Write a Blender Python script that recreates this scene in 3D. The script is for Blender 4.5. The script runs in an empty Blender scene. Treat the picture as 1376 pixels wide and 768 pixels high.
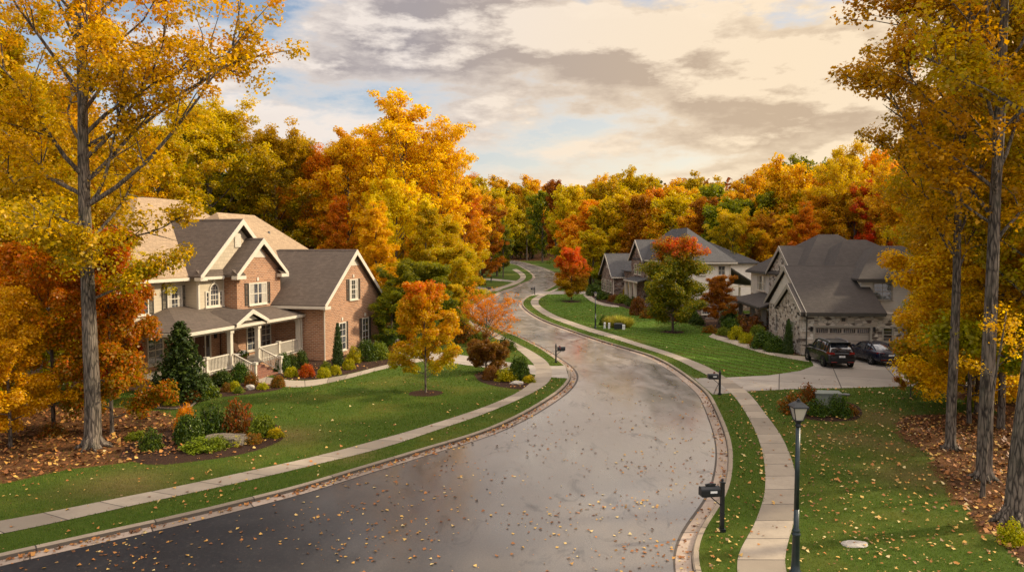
import bpy, math, random
import numpy as np
from mathutils import Vector, Matrix

random.seed(7)
RNG = np.random.default_rng(11)
S = bpy.context.scene
COL = S.collection
R = math.radians
SUN_AZ, SUN_EL = R(76), R(29)        # clockwise from +Y, above the horizon

# ------------------------------------------------------------------ bookkeeping
def tag(o, label=None, cat=None, group=None, kind=None):
    if label: o['label'] = label
    if cat: o['category'] = cat
    if group: o['group'] = group
    if kind: o['kind'] = kind
    return o

def empty(name, loc=(0, 0, 0), rz=0, label=None, cat=None, group=None):
    o = bpy.data.objects.new(name, None)
    o.empty_display_size = .3
    COL.objects.link(o)
    o.location = loc
    o.rotation_euler = (0, 0, rz)
    return tag(o, label, cat, group)

def link(name, me, parent=None):
    o = bpy.data.objects.new(name, me)
    COL.objects.link(o)
    if parent is not None: o.parent = parent
    return o

def copy_tree(o, parent=None):
    c = o.copy()
    COL.objects.link(c)
    if parent is not None: c.parent = parent
    for ch in list(o.children): copy_tree(ch, c)
    return c

# ------------------------------------------------------------------ terrain (a gentle rise, then wooded hills)
CAMH = 8.0
PITCH = math.atan(49 / 1000)
def tz(y):
    y = np.asarray(y, float)
    return .02 * np.where(y < 85, 0, np.where(y < 115, (y - 85) ** 2 / 60, 15 + (y - 115)))
def gz(x, y):
    x = np.asarray(x, float); y = np.asarray(y, float)
    y0 = 165 + 125 * np.exp(-((x - 4) / 30) ** 2)
    d = np.clip(y - y0, 0, 1e9)
    hill = .13 * (np.sqrt(d * d + 400) - 20)
    hill = 34 * (1 - np.exp(-hill / 34))
    return tz(np.minimum(y, 330)) + hill
def G(px, py):
    """point of the ground seen at (px, py) of the photograph"""
    u = (px - 688) / 1000; v = (384 - py) / 1000
    cp, sp = math.cos(PITCH), math.sin(PITCH)
    dx, dy, dz = u, cp + v * sp, -sp + v * cp
    t = -CAMH / dz
    for i in range(60):
        t = .5 * t + .5 * (float(tz(dy * t)) - CAMH) / dz
    return (dx * t, dy * t)
def GL(pts): return np.array([G(*p) for p in pts])

# ------------------------------------------------------------------ mesh builder
class MB:
    def __init__(s): s.v = []; s.f = []; s.m = []; s.mi = 0
    def poly(s, pts, m=None):
        n = len(s.v); s.v += [tuple(p) for p in pts]
        s.f.append(tuple(range(n, n + len(pts)))); s.m.append(s.mi if m is None else m)
        return s
    def hexa(s, p):
        n = len(s.v); s.v += [tuple(q) for q in p]
        for q in ((0, 3, 2, 1), (4, 5, 6, 7), (0, 1, 5, 4), (1, 2, 6, 5), (2, 3, 7, 6), (3, 0, 4, 7)):
            s.f.append(tuple(n + i for i in q)); s.m.append(s.mi)
        return s
    def box(s, x0, x1, y0, y1, z0, z1):
        x0, x1 = min(x0, x1), max(x0, x1); y0, y1 = min(y0, y1), max(y0, y1); z0, z1 = min(z0, z1), max(z0, z1)
        return s.hexa([(x0, y0, z0), (x1, y0, z0), (x1, y1, z0), (x0, y1, z0), (x0, y0, z1), (x1, y0, z1), (x1, y1, z1), (x0, y1, z1)])
    def slab(s, top, t):
        """polygon of 3-D points (counter-clockwise from above), thickened downwards"""
        n = len(s.v); k = len(top)
        s.v += [tuple(p) for p in top] + [(p[0], p[1], p[2] - t) for p in top]
        s.f.append(tuple(range(n, n + k))); s.m.append(s.mi)
        s.f.append(tuple(range(n + 2 * k - 1, n + k - 1, -1))); s.m.append(s.mi)
        for i in range(k):
            j = (i + 1) % k
            s.f.append((n + i, n + k + i, n + k + j, n + j)); s.m.append(s.mi)
        return s
    def prism(s, pts2, axis, a, b):
        """polygon extruded along X (pts = y,z) or Y (pts = x,z) from a to b"""
        n = len(s.v); k = len(pts2)
        f = (lambda c, p: (c, p[0], p[1])) if axis == 'X' else (lambda c, p: (p[0], c, p[1]))
        s.v += [f(a, p) for p in pts2] + [f(b, p) for p in pts2]
        s.f.append(tuple(range(n, n + k))); s.m.append(s.mi)
        s.f.append(tuple(range(n + 2 * k - 1, n + k - 1, -1))); s.m.append(s.mi)
        for i in range(k):
            j = (i + 1) % k
            s.f.append((n + i, n + k + i, n + k + j, n + j)); s.m.append(s.mi)
        return s
    def beam(s, a, b, w, h=None, up=(0, 0, 1)):
        h = h or w
        a = Vector(a); b = Vector(b); d = (b - a).normalized(); up = Vector(up)
        sd = d.cross(up)
        if sd.length < 1e-4: sd = d.cross(Vector((1, 0, 0)))
        sd.normalize(); uu = sd.cross(d).normalized()
        sd *= w / 2; uu *= h / 2
        return s.hexa([a - sd - uu, a + sd - uu, b + sd - uu, b - sd - uu, a - sd + uu, a + sd + uu, b + sd + uu, b - sd + uu])
    def tube(s, path, rad, n=8, cap=True):
        P = [Vector(p) for p in path]; k = len(P); base = len(s.v)
        ref = Vector((.31, .95, .05)) if abs((P[-1] - P[0]).normalized().z) > .6 else Vector((0, 0, 1))
        for i in range(k):
            d = (P[min(i + 1, k - 1)] - P[max(i - 1, 0)]).normalized()
            a = d.cross(ref).normalized(); b = d.cross(a)
            r = rad[i] if hasattr(rad, '__len__') else rad
            for j in range(n):
                t = 2 * math.pi * j / n
                s.v.append(tuple(P[i] + (a * math.cos(t) + b * math.sin(t)) * r))
        for i in range(k - 1):
            for j in range(n):
                j2 = (j + 1) % n
                s.f.append((base + i * n + j, base + i * n + j2, base + (i + 1) * n + j2, base + (i + 1) * n + j)); s.m.append(s.mi)
        if cap:
            s.f.append(tuple(base + j for j in range(n - 1, -1, -1))); s.m.append(s.mi)
            s.f.append(tuple(base + (k - 1) * n + j for j in range(n))); s.m.append(s.mi)
        return s
    def lathe(s, prof, c=(0, 0, 0), n=12, axis='Z'):
        base = len(s.v); k = len(prof)
        for r, z in prof:
            for j in range(n):
                t = 2 * math.pi * (j + .5) / n
                if axis == 'Z': s.v.append((c[0] + r * math.cos(t), c[1] + r * math.sin(t), c[2] + z))
                elif axis == 'X': s.v.append((c[0] + z, c[1] + r * math.cos(t), c[2] + r * math.sin(t)))
                else: s.v.append((c[0] - r * math.cos(t), c[1] + z, c[2] + r * math.sin(t)))
        for i in range(k - 1):
            for j in range(n):
                j2 = (j + 1) % n
                s.f.append((base + i * n + j, base + i * n + j2, base + (i + 1) * n + j2, base + (i + 1) * n + j)); s.m.append(s.mi)
        if prof[0][0] > 1e-4: s.f.append(tuple(base + j for j in range(n - 1, -1, -1))); s.m.append(s.mi)
        if prof[-1][0] > 1e-4: s.f.append(tuple(base + (k - 1) * n + j for j in range(n))); s.m.append(s.mi)
        return s
    def build(s, name, mats, parent=None, smooth=False, uv=True):
        if not isinstance(mats, (list, tuple)): mats = [mats]
        me = bpy.data.meshes.new(name)
        me.from_pydata(s.v, [], s.f)
        for m in mats: me.materials.append(m)
        if len(mats) > 1: me.polygons.foreach_set('material_index', s.m)
        if smooth: me.polygons.foreach_set('use_smooth', [True] * len(me.polygons))
        me.update()
        if uv:
            L = me.uv_layers.new(name='UVMap').data
            for p in me.polygons:
                n = p.normal
                if abs(n.z) > .985: t = Vector((1, 0, 0)); b = Vector((0, 1, 0))
                else:
                    t = Vector((-n.y, n.x, 0)).normalized(); b = n.cross(t)
                for li in p.loop_indices:
                    c = me.vertices[me.loops[li].vertex_index].co
                    L[li].uv = (c.dot(t), c.dot(b))
        return link(name, me, parent)

def np_mesh(name, verts, nper, mats, parent=None, attr=None):
    """many loose polygons of nper corners each, with an optional colour attribute"""
    verts = np.asarray(verts, np.float32).reshape(-1, 3); n = len(verts); k = n // nper
    me = bpy.data.meshes.new(name)
    me.vertices.add(n); me.vertices.foreach_set('co', verts.ravel())
    me.loops.add(n); me.loops.foreach_set('vertex_index', np.arange(n, dtype=np.int32))
    me.polygons.add(k); me.polygons.foreach_set('loop_start', np.arange(0, n, nper, dtype=np.int32))
    me.update(calc_edges=True)
    for m in (mats if isinstance(mats, (list, tuple)) else [mats]): me.materials.append(m)
    if attr is not None:
        a = me.color_attributes.new('tint', 'FLOAT_COLOR', 'POINT')
        a.data.foreach_set('color', np.asarray(attr, np.float32).ravel())
    if parent is False: return me
    return link(name, me, parent)

# ------------------------------------------------------------------ materials
class NT:
    def __init__(s, name):
        s.mat = bpy.data.materials.new(name); s.mat.use_nodes = True
        s.t = s.mat.node_tree; s.t.nodes.clear()
    def n(s, typ, **kw):
        nd = s.t.nodes.new(typ)
        ins = kw.pop('i', {})
        for k, v in kw.items(): setattr(nd, k, v)
        for k, v in ins.items():
            if hasattr(v, 'is_output') or isinstance(v, bpy.types.NodeSocket): s.t.links.new(v, nd.inputs[k])
            else: nd.inputs[k].default_value = v
        return nd
    def lk(s, a, b): s.t.links.new(a, b)
    def mix(s, fac, a, b, mode='MIX'):
        nd = s.t.nodes.new('ShaderNodeMix'); nd.data_type = 'RGBA'; nd.blend_type = mode
        for idx, v in ((0, fac), (6, a), (7, b)):
            if isinstance(v, bpy.types.NodeSocket): s.t.links.new(v, nd.inputs[idx])
            elif idx == 0: nd.inputs[0].default_value = v
            else: nd.inputs[idx].default_value = (v[0], v[1], v[2], 1)
        return nd.outputs[2]
    def math(s, op, a, b=0.0, c=0.0, clamp=False):
        nd = s.t.nodes.new('ShaderNodeMath'); nd.operation = op; nd.use_clamp = clamp
        for idx, v in enumerate((a, b, c)):
            if isinstance(v, bpy.types.NodeSocket): s.t.links.new(v, nd.inputs[idx])
            else: nd.inputs[idx].default_value = v
        return nd.outputs[0]
    def ramp(s, v, a, b, c=0.0, d=1.0):
        nd = s.t.nodes.new('ShaderNodeMapRange'); nd.clamp = True
        s.t.links.new(v, nd.inputs[0])
        for idx, q in ((1, a), (2, b), (3, c), (4, d)): nd.inputs[idx].default_value = q
        return nd.outputs[0]
    def noise(s, vec=None, scale=5, detail=3, rough=.55, dist=0):
        nd = s.t.nodes.new('ShaderNodeTexNoise')
        nd.inputs['Scale'].default_value = scale; nd.inputs['Detail'].default_value = detail
        nd.inputs['Roughness'].default_value = rough; nd.inputs['Distortion'].default_value = dist
        if vec is not None: s.t.links.new(vec, nd.inputs['Vector'])
        return nd.outputs['Fac']
    def pos(s): return s.n('ShaderNodeNewGeometry').outputs['Position']
    def uv(s): return s.n('ShaderNodeTexCoord').outputs['UV']
    def obj(s): return s.n('ShaderNodeTexCoord').outputs['Object']
    def mapping(s, vec, scale=(1, 1, 1), rot=(0, 0, 0), loc=(0, 0, 0)):
        return s.n('ShaderNodeMapping', i={'Vector': vec, 'Scale': scale, 'Rotation': rot, 'Location': loc}).outputs[0]
    def bump(s, h, strength=.3, dist=.02):
        return s.n('ShaderNodeBump', i={'Height': h, 'Strength': strength, 'Distance': dist}).outputs[0]
    def out(s, col, rough=.7, spec=.3, metal=0, normal=None, coat=0, coatr=.1, **kw):
        b = s.n('ShaderNodeBsdfPrincipled')
        def st(k, v):
            if isinstance(v, bpy.types.NodeSocket): s.t.links.new(v, b.inputs[k])
            else: b.inputs[k].default_value = v
        st('Base Color', col if isinstance(col, bpy.types.NodeSocket) else (col[0], col[1], col[2], 1))
        st('Roughness', rough); st('Specular IOR Level', spec); st('Metallic', metal)
        st('Coat Weight', coat); st('Coat Roughness', coatr)
        if normal is not None: st('Normal', normal)
        for k, v in kw.items(): st(k.replace('_', ' '), v)
        o = s.n('ShaderNodeOutputMaterial'); s.lk(b.outputs[0], o.inputs[0])
        return s.mat

def mat_plain(name, col, rough=.6, spec=.3, metal=0, var=.12, scale=3, coat=0, bump=.0, dirt=0):
    t = NT(name); p = t.obj()
    n = t.noise(p, scale, 5, .6)
    c = t.mix(t.ramp(n, .3, .7), tuple(q * (1 - var) for q in col), tuple(min(1, q * (1 + var)) for q in col))
    if dirt:
        n2 = t.noise(t.mapping(p, (1, 1, .25)), 1.3, 4, .6)
        c = t.mix(t.ramp(n2, .5, .8, 0, dirt), c, tuple(q * .45 for q in col))
    nm = t.bump(t.noise(p, scale * 9, 3), bump, .01) if bump else None
    return t.out(c, t.ramp(n, .2, .8, max(.05, rough - .08), min(1, rough + .08)), spec, metal, nm, coat)

M = {}
M['white'] = mat_plain('white_trim_paint', (.62, .56, .45), .5, var=.06, scale=2, dirt=.15)
M['beige'] = mat_plain('beige_trim_paint', (.36, .32, .26), .55, var=.07, dirt=.2)
M['garage'] = mat_plain('taupe_garage_paint', (.4, .34, .28), .5, var=.06, scale=1.5, dirt=.12)
M['shutter'] = mat_plain('dark_shutter_paint', (.055, .05, .04), .55, var=.15)
M['black'] = mat_plain('black_metal', (.016, .018, .02), .38, .5, .3, var=.2, scale=8)
M['pole'] = mat_plain('dark_green_painted_metal', (.022, .034, .036), .34, .5, .2, var=.25, scale=6, bump=.1)
M['concrete_step'] = mat_plain('porch_concrete', (.3, .26, .21), .8, var=.15, scale=4)
M['woodbrown'] = mat_plain('brown_wood', (.09, .04, .02), .5, var=.3, scale=6)
M['wicker'] = mat_plain('brown_wicker', (.11, .05, .022), .7, var=.4, scale=30)
M['cushion'] = mat_plain('white_cushion', (.6, .56, .5), .9)
M['rubber'] = mat_plain('tyre_rubber', (.012, .012, .012), .75, .2)
M['chrome'] = mat_plain('brushed_alloy', (.32, .32, .34), .35, .5, .9, var=.1)
M['plate'] = mat_plain('licence_plate', (.7, .7, .68), .4)
M['redlamp'] = mat_plain('red_lamp_lens', (.22, .012, .012), .15, .6, var=.2, coat=1)
M['headlamp'] = mat_plain('clear_lamp_lens', (.4, .4, .42), .1, .6, var=.1, coat=1)
M['carblack'] = mat_plain('black_car_paint', (.006, .006, .008), .3, .35, 0, var=.1, coat=.55)
M['carnavy'] = mat_plain('dark_navy_car_paint', (.007, .009, .022), .28, .35, 0, var=.1, coat=.6)
M['grey'] = mat_plain('grey_plastic', (.16, .16, .15), .6)
M['transf'] = mat_plain('grey_green_cabinet_paint', (.19, .21, .17), .5, var=.12, dirt=.3)
M['gravel'] = mat_plain('stone_slab', (.42, .38, .32), .8, var=.2, scale=5, bump=.4)
M['interior'] = mat_plain('dark_interior', (.03, .025, .02), .9)
M['curtain'] = mat_plain('pale_curtain', (.42, .38, .31), .9, var=.15, scale=8)
M['flower'] = mat_plain('white_flowers', (.8, .78, .72), .7, var=.1)

def mat_glass(name, col=(.02, .022, .025), rough=.06):
    t = NT(name); p = t.obj()
    n = t.noise(p, 1.1, 3, .6)
    c = t.mix(t.ramp(n, .42, .62), col, tuple(q * 4 + .03 for q in col))
    nm = t.bump(t.noise(p, 2.5, 1), .05, .02)
    return t.out(c, rough, .8, 0, nm, 1.0, .02)
M['glass'] = mat_glass('window_glass')
M['carglass'] = mat_glass('car_glass', (.006, .007, .009), .04)
def mat_lampglass():
    t = NT('frosted_lamp_glass')
    return t.out((.62, .56, .46), .35, .5, Transmission_Weight=.35)
M['lampglass'] = mat_lampglass()

def mat_brick(name, c1, c2, mortar, bw=.3, bh=.1, mort=.012, off=.5, rough=.85, big=.25, bump=.5, sq=1.0):
    t = NT(name); u = t.uv()
    bk = t.n('ShaderNodeTexBrick', offset=off, squash=sq, i={'Vector': u, 'Scale': 1.0, 'Color1': (*c1, 1), 'Color2': (*c2, 1), 'Mortar': (*mortar, 1),
             'Mortar Size': mort, 'Mortar Smooth': .2, 'Bias': 0.0, 'Brick Width': bw, 'Row Height': bh})
    n = t.noise(u, .7, 4, .6)
    c = t.mix(t.ramp(n, .3, .75, 0, big), bk.outputs[0], tuple(q * .5 for q in c1))
    n2 = t.noise(u, 9, 3, .7)
    c = t.mix(t.ramp(n2, .35, .75, 0, .35), c, tuple(min(1, q * 1.5) for q in c2))
    h = t.math('SUBTRACT', t.math('MULTIPLY', n2, .4), bk.outputs['Fac'])
    return t.out(c, rough, .25, 0, t.bump(h, bump, .015))
M['brick'] = mat_brick('red_brick', (.47, .225, .11), (.25, .115, .06), (.46, .36, .26), .34, .125, .02)
M['brickdark'] = mat_brick('brown_brick', (.24, .13, .09), (.13, .08, .06), (.36, .3, .24), .36, .13, .02)
M['step'] = mat_brick('brick_steps', (.26, .1, .055), (.17, .07, .04), (.3, .22, .17), .22, .16, .012)

def mat_stone(name, cols, mortar, sc=3.2):
    t = NT(name); u = t.uv()
    w = t.mapping(u, (sc * .55, sc * 1.15, 1))
    d = t.n('ShaderNodeTexNoise', i={'Vector': w, 'Scale': 1.3, 'Detail': 2.0}).outputs['Color']
    w2 = t.mix(.12, w, d, 'ADD')
    v1 = t.n('ShaderNodeTexVoronoi', i={'Vector': w2, 'Scale': 1.0, 'Randomness': .8})
    ve = t.n('ShaderNodeTexVoronoi', feature='DISTANCE_TO_EDGE', i={'Vector': w2, 'Scale': 1.0, 'Randomness': .8})
    sep = t.n('ShaderNodeSeparateColor', i={0: v1.outputs['Color']})
    c = t.mix(t.ramp(sep.outputs[0], 0, 1), cols[0], cols[1])
    c = t.mix(t.ramp(sep.outputs[1], .55, .75), c, cols[2])
    c = t.mix(t.ramp(sep.outputs[2], .7, .85), c, cols[3])
    n2 = t.noise(u, 14, 3, .7)
    c = t.mix(t.ramp(n2, .3, .8, 0, .4), c, tuple(q * .5 for q in cols[0]))
    e = t.ramp(ve.outputs['Distance'], .02, .09)
    c = t.mix(e, mortar, c)
    return t.out(c, .85, .25, 0, t.bump(t.math('ADD', e, t.math('MULTIPLY', n2, .4)), .6, .03))
M['stone'] = mat_stone('mixed_fieldstone', [(.46, .37, .28), (.7, .61, .5), (.1, .075, .06), (.74, .67, .57)], (.36, .31, .25), 4.2)
M['stonebrown'] = mat_stone('brown_fieldstone', [(.22, .14, .1), (.36, .26, .19), (.09, .06, .05), (.48, .4, .33)], (.2, .17, .14), 3.6)

def mat_siding(name, col, pitch=.17, shingle=False):
    t = NT(name); u = t.uv()
    sx = t.n('ShaderNodeSeparateXYZ', i={0: u})
    fr = t.math('FRACT', t.math('DIVIDE', sx.outputs[1], pitch))
    n = t.noise(u, 1.2, 4, .6)
    c = t.mix(t.ramp(n, .3, .75), col, tuple(q * .82 for q in col))
    c = t.mix(t.ramp(fr, .0, .1, .55, 0), c, tuple(q * .35 for q in col))
    h = fr
    if shingle:
        bk = t.n('ShaderNodeTexBrick', i={'Vector': u, 'Scale': 1.0, 'Color1': (*col, 1), 'Color2': (*[q * .8 for q in col], 1), 'Mortar': (*[q * .45 for q in col], 1),
                 'Mortar Size': .01, 'Brick Width': .3, 'Row Height': pitch})
        c = t.mix(.6, c, bk.outputs[0])
    return t.out(c, .65, .3, 0, t.bump(h, .5, .02))
M['siding'] = mat_siding('cream_lap_siding', (.58, .49, .35), .22)
M['shingle_wall'] = mat_siding('cream_shingle_siding', (.58, .48, .34), .25, True)
M['siding2'] = mat_siding('pale_beige_siding', (.72, .66, .57), .22)
M['siding3'] = mat_siding('grey_beige_siding', (.36, .31, .26), .2)
M['stucco'] = mat_plain('cream_render', (.8, .74, .64), .85, var=.1, scale=2, bump=.3, dirt=.2)

def mat_roof(name, col, var=.5):
    t = NT(name); u = t.uv()
    d = tuple(q * .6 for q in col); l = tuple(q * (1 + var * .7) for q in col)
    bk = t.n('ShaderNodeTexBrick', offset=.37, i={'Vector': u, 'Scale': 1.0, 'Color1': (*d, 1), 'Color2': (*l, 1), 'Mortar': (*[q * .35 for q in col], 1),
             'Mortar Size': .012, 'Mortar Smooth': .3, 'Brick Width': .32, 'Row Height': .16, 'Bias': 0.0})
    n = t.noise(u, .45, 5, .6); n2 = t.noise(u, 25, 3, .7)
    c = t.mix(.5, bk.outputs[0], col)
    c = t.mix(t.ramp(n, .3, .72, 0, .45), c, tuple(q * .55 for q in col))
    n3 = t.noise(t.mapping(u, (3, .35, 1)), 1, 3, .6)
    c = t.mix(t.ramp(n3, .5, .8, 0, .3), c, l)
    c = t.mix(t.ramp(n2, .3, .8, 0, .4), c, l)
    sx = t.n('ShaderNodeSeparateXYZ', i={0: u})
    fr = t.math('FRACT', t.math('DIVIDE', sx.outputs[1], .16))
    h = t.math('SUBTRACT', t.math('ADD', t.math('MULTIPLY', n2, .5), t.math('MULTIPLY', fr, -.8)), bk.outputs['Fac'])
    return t.out(c, .85, .25, 0, t.bump(h, .6, .02))
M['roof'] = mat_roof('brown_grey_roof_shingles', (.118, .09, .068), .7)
M['rooflit'] = mat_roof('sunlit_tan_roof_shingles', (.36, .255, .155), .6)  # lit copy of the brown shingles: warm sunlight is put into the colour
M['roof2'] = mat_roof('grey_roof_shingles', (.08, .076, .073))
M['roof3'] = mat_roof('taupe_roof_shingles', (.068, .056, .047))

def mat_bark(name, a, b):
    t = NT(name); p = t.obj()
    q = t.mapping(p, (1, 1, .16))
    n = t.noise(q, 9, 5, .65, .3); n2 = t.noise(p, 1.3, 3, .6)
    n3 = t.noise(t.mapping(p, (1, 1, .4)), 3.2, 4, .6)
    vr = t.n('ShaderNodeTexVoronoi', feature='DISTANCE_TO_EDGE', i={'Vector': t.mapping(p, (11, 11, 1.7)), 'Scale': 1.0}).outputs['Distance']
    n = t.math('ADD', t.math('MULTIPLY', n, .75), t.ramp(vr, 0, .22, 0, .3))
    c = t.mix(t.ramp(n, .38, .66), a, b)
    c = t.mix(t.ramp(n3, .5, .72, 0, .6), c, tuple(min(1, k * 1.55) for k in b))
    c = t.mix(t.ramp(n2, .5, .75, 0, .5), c, (.07, .075, .045))
    return t.out(c, .9, .2, 0, t.bump(n, .9, .06))
M['bark'] = mat_bark('grey_bark', (.035, .028, .022), (.175, .14, .105))
M['barkd'] = mat_bark('dark_bark', (.02, .015, .012), (.07, .052, .04))

def mat_leaf(name, a, b, c, top=None, low=None, trans=.48, mix2=.5, tlo=.55, thi=.95):
    """a / b alternate between clumps, c is sprinkled leaf by leaf, top / low tint the crown's top and foot"""
    t = NT(name)
    at = t.n('ShaderNodeAttribute', attribute_name='tint')
    sp = t.n('ShaderNodeSeparateColor', i={0: at.outputs['Color']})
    cr, lr, hf = sp.outputs[0], sp.outputs[1], sp.outputs[2]
    oi = t.n('ShaderNodeObjectInfo')
    col = t.mix(t.ramp(cr, .25, .8), a, b)
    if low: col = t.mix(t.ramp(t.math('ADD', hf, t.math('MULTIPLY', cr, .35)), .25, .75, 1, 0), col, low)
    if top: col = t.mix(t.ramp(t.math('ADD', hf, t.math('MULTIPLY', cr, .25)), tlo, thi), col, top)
    col = t.mix(t.ramp(lr, 1 - mix2, 1.0, 0, .85), col, c)
    hs = t.n('ShaderNodeHueSaturation', i={'Hue': t.ramp(oi.outputs['Random'], 0, 1, .487, .513), 'Saturation': 1.16,
             'Value': t.math('MULTIPLY', t.ramp(oi.outputs['Random'], 0, 1, .85, 1.12), t.ramp(lr, 0, 1, .7, 1.15)), 'Fac': 1.0, 'Color': col})
    col = hs.outputs[0]
    d = t.n('ShaderNodeBsdfDiffuse', i={'Color': col, 'Roughness': .5})
    tr = t.n('ShaderNodeBsdfTranslucent', i={'Color': t.mix(.25, col, (1, .85, .4), 'MULTIPLY')})
    gl = t.n('ShaderNodeBsdfGlossy', i={'Color': (1, 1, 1, 1), 'Roughness': .42})
    m1 = t.n('ShaderNodeMixShader', i={0: trans, 1: d.outputs[0], 2: tr.outputs[0]})
    m2 = t.n('ShaderNodeMixShader', i={0: .016, 1: m1.outputs[0], 2: gl.outputs[0]})
    o = t.n('ShaderNodeOutputMaterial'); t.lk(m2.outputs[0], o.inputs[0])
    return t.mat
L = {}
L['gold'] = mat_leaf('golden_leaves', (.9, .56, .06), (.86, .47, .045), (.92, .7, .16))
L['yellow'] = mat_leaf('yellow_leaves', (.92, .7, .1), (.88, .6, .07), (.7, .6, .1))
L['orange'] = mat_leaf('orange_leaves', (.86, .37, .04), (.9, .47, .055), (.74, .25, .03))
L['rust'] = mat_leaf('rust_leaves', (.5, .2, .04), (.58, .28, .05), (.33, .13, .03))
L['red'] = mat_leaf('red_leaves', (.72, .12, .025), (.76, .26, .03), (.55, .07, .02))
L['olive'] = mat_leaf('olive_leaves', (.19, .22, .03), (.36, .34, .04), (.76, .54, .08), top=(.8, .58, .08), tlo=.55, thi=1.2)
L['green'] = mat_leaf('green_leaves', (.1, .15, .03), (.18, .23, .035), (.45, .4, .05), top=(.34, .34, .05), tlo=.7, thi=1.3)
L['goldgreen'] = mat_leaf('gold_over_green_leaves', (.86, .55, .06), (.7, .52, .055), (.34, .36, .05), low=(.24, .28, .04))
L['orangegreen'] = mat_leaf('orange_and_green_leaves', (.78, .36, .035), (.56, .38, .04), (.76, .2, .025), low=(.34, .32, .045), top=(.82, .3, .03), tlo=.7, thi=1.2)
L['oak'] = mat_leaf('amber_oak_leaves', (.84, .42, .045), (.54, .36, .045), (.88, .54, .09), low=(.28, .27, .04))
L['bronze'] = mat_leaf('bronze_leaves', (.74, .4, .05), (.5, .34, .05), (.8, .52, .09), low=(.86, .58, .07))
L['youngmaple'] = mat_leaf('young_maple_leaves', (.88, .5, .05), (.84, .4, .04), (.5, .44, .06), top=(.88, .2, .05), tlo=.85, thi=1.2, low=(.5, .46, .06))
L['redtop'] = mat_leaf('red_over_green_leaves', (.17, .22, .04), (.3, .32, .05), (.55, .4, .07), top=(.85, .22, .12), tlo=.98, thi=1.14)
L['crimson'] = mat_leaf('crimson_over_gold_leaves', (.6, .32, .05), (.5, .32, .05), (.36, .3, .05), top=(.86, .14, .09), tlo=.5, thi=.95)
L['maroon'] = mat_leaf('maroon_leaves', (.26, .13, .045), (.34, .2, .055), (.2, .08, .035))
L['spruce'] = mat_leaf('spruce_needles', (.035, .06, .018), (.055, .085, .022), (.1, .13, .035), trans=.1)
L['box'] = mat_leaf('boxwood_leaves', (.045, .08, .018), (.075, .12, .025), (.15, .19, .035), trans=.2)
L['lime'] = mat_leaf('lime_leaves', (.36, .38, .05), (.5, .45, .06), (.6, .5, .08), trans=.3)
L['sage'] = mat_leaf('sage_leaves', (.13, .18, .03), (.19, .24, .04), (.3, .32, .06), trans=.25)
L['mixed'] = mat_leaf('autumn_shrub_leaves', (.16, .14, .04), (.3, .17, .05), (.45, .12, .05), trans=.3)
L['fire'] = mat_leaf('scarlet_shrub_leaves', (.65, .16, .03), (.7, .27, .04), (.5, .08, .03), trans=.3)
L['drygrass'] = mat_leaf('pale_grass_blades', (.5, .52, .1), (.6, .56, .15), (.7, .62, .25), trans=.3)

# ------------------------------------------------------------------ ground materials
def mat_lawn():
    t = NT('lawn_turf'); p = t.pos()
    at = t.n('ShaderNodeAttribute', attribute_name='tint')
    sp = t.n('ShaderNodeSeparateColor', i={0: at.outputs['Color']})
    n1 = t.noise(p, .22, 4, .6); n2 = t.noise(p, 2.2, 5, .65); n3 = t.noise(p, 26, 4, .7)
    c = t.mix(t.ramp(n2, .3, .7), (.056, .098, .011), (.1, .148, .02))
    c = t.mix(t.ramp(n1, .5, .72, 0, .65), c, (.19, .165, .035))
    c = t.mix(t.ramp(n3, .3, .75, 0, .8), c, (.035, .055, .007))
    # bare, yellowed turf
    c = t.mix(t.math('MULTIPLY', sp.outputs[1], t.ramp(n2, .3, .6, .5, 1)), c, (.17, .12, .045))
    # mown stripes on the kept lawns
    w = t.n('ShaderNodeTexWave', i={'Vector': t.mapping(p, (1, 1, 1), (0, 0, R(-25))), 'Scale': .28, 'Distortion': .9, 'Detail': 3.0})
    st = t.math('MULTIPLY', sp.outputs[2], t.ramp(w.outputs['Fac'], .3, .7, 0, .6))
    c = t.mix(st, c, (.1, .2, .02))
    # woodland floor
    f1 = t.noise(p, 7, 5, .7); f2 = t.noise(p, 22, 4, .7); f3 = t.noise(p, .5, 3)
    fl = t.mix(t.ramp(f1, .35, .65), (.075, .032, .014), (.17, .075, .028))
    fl = t.mix(t.ramp(f2, .5, .7), fl, (.26, .13, .045))
    fl = t.mix(t.ramp(f3, .45, .7, 0, .7), fl, (.035, .022, .012))
    k = t.ramp(t.math('ADD', sp.outputs[0], t.math('MULTIPLY', t.math('SUBTRACT', n2, .5), .9)), .38, .62)
    c = t.mix(k, c, fl)
    h = t.math('ADD', n3, t.math('MULTIPLY', n2, .5))
    return t.out(c, .95, .1, 0, t.bump(h, .9, .05))

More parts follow.
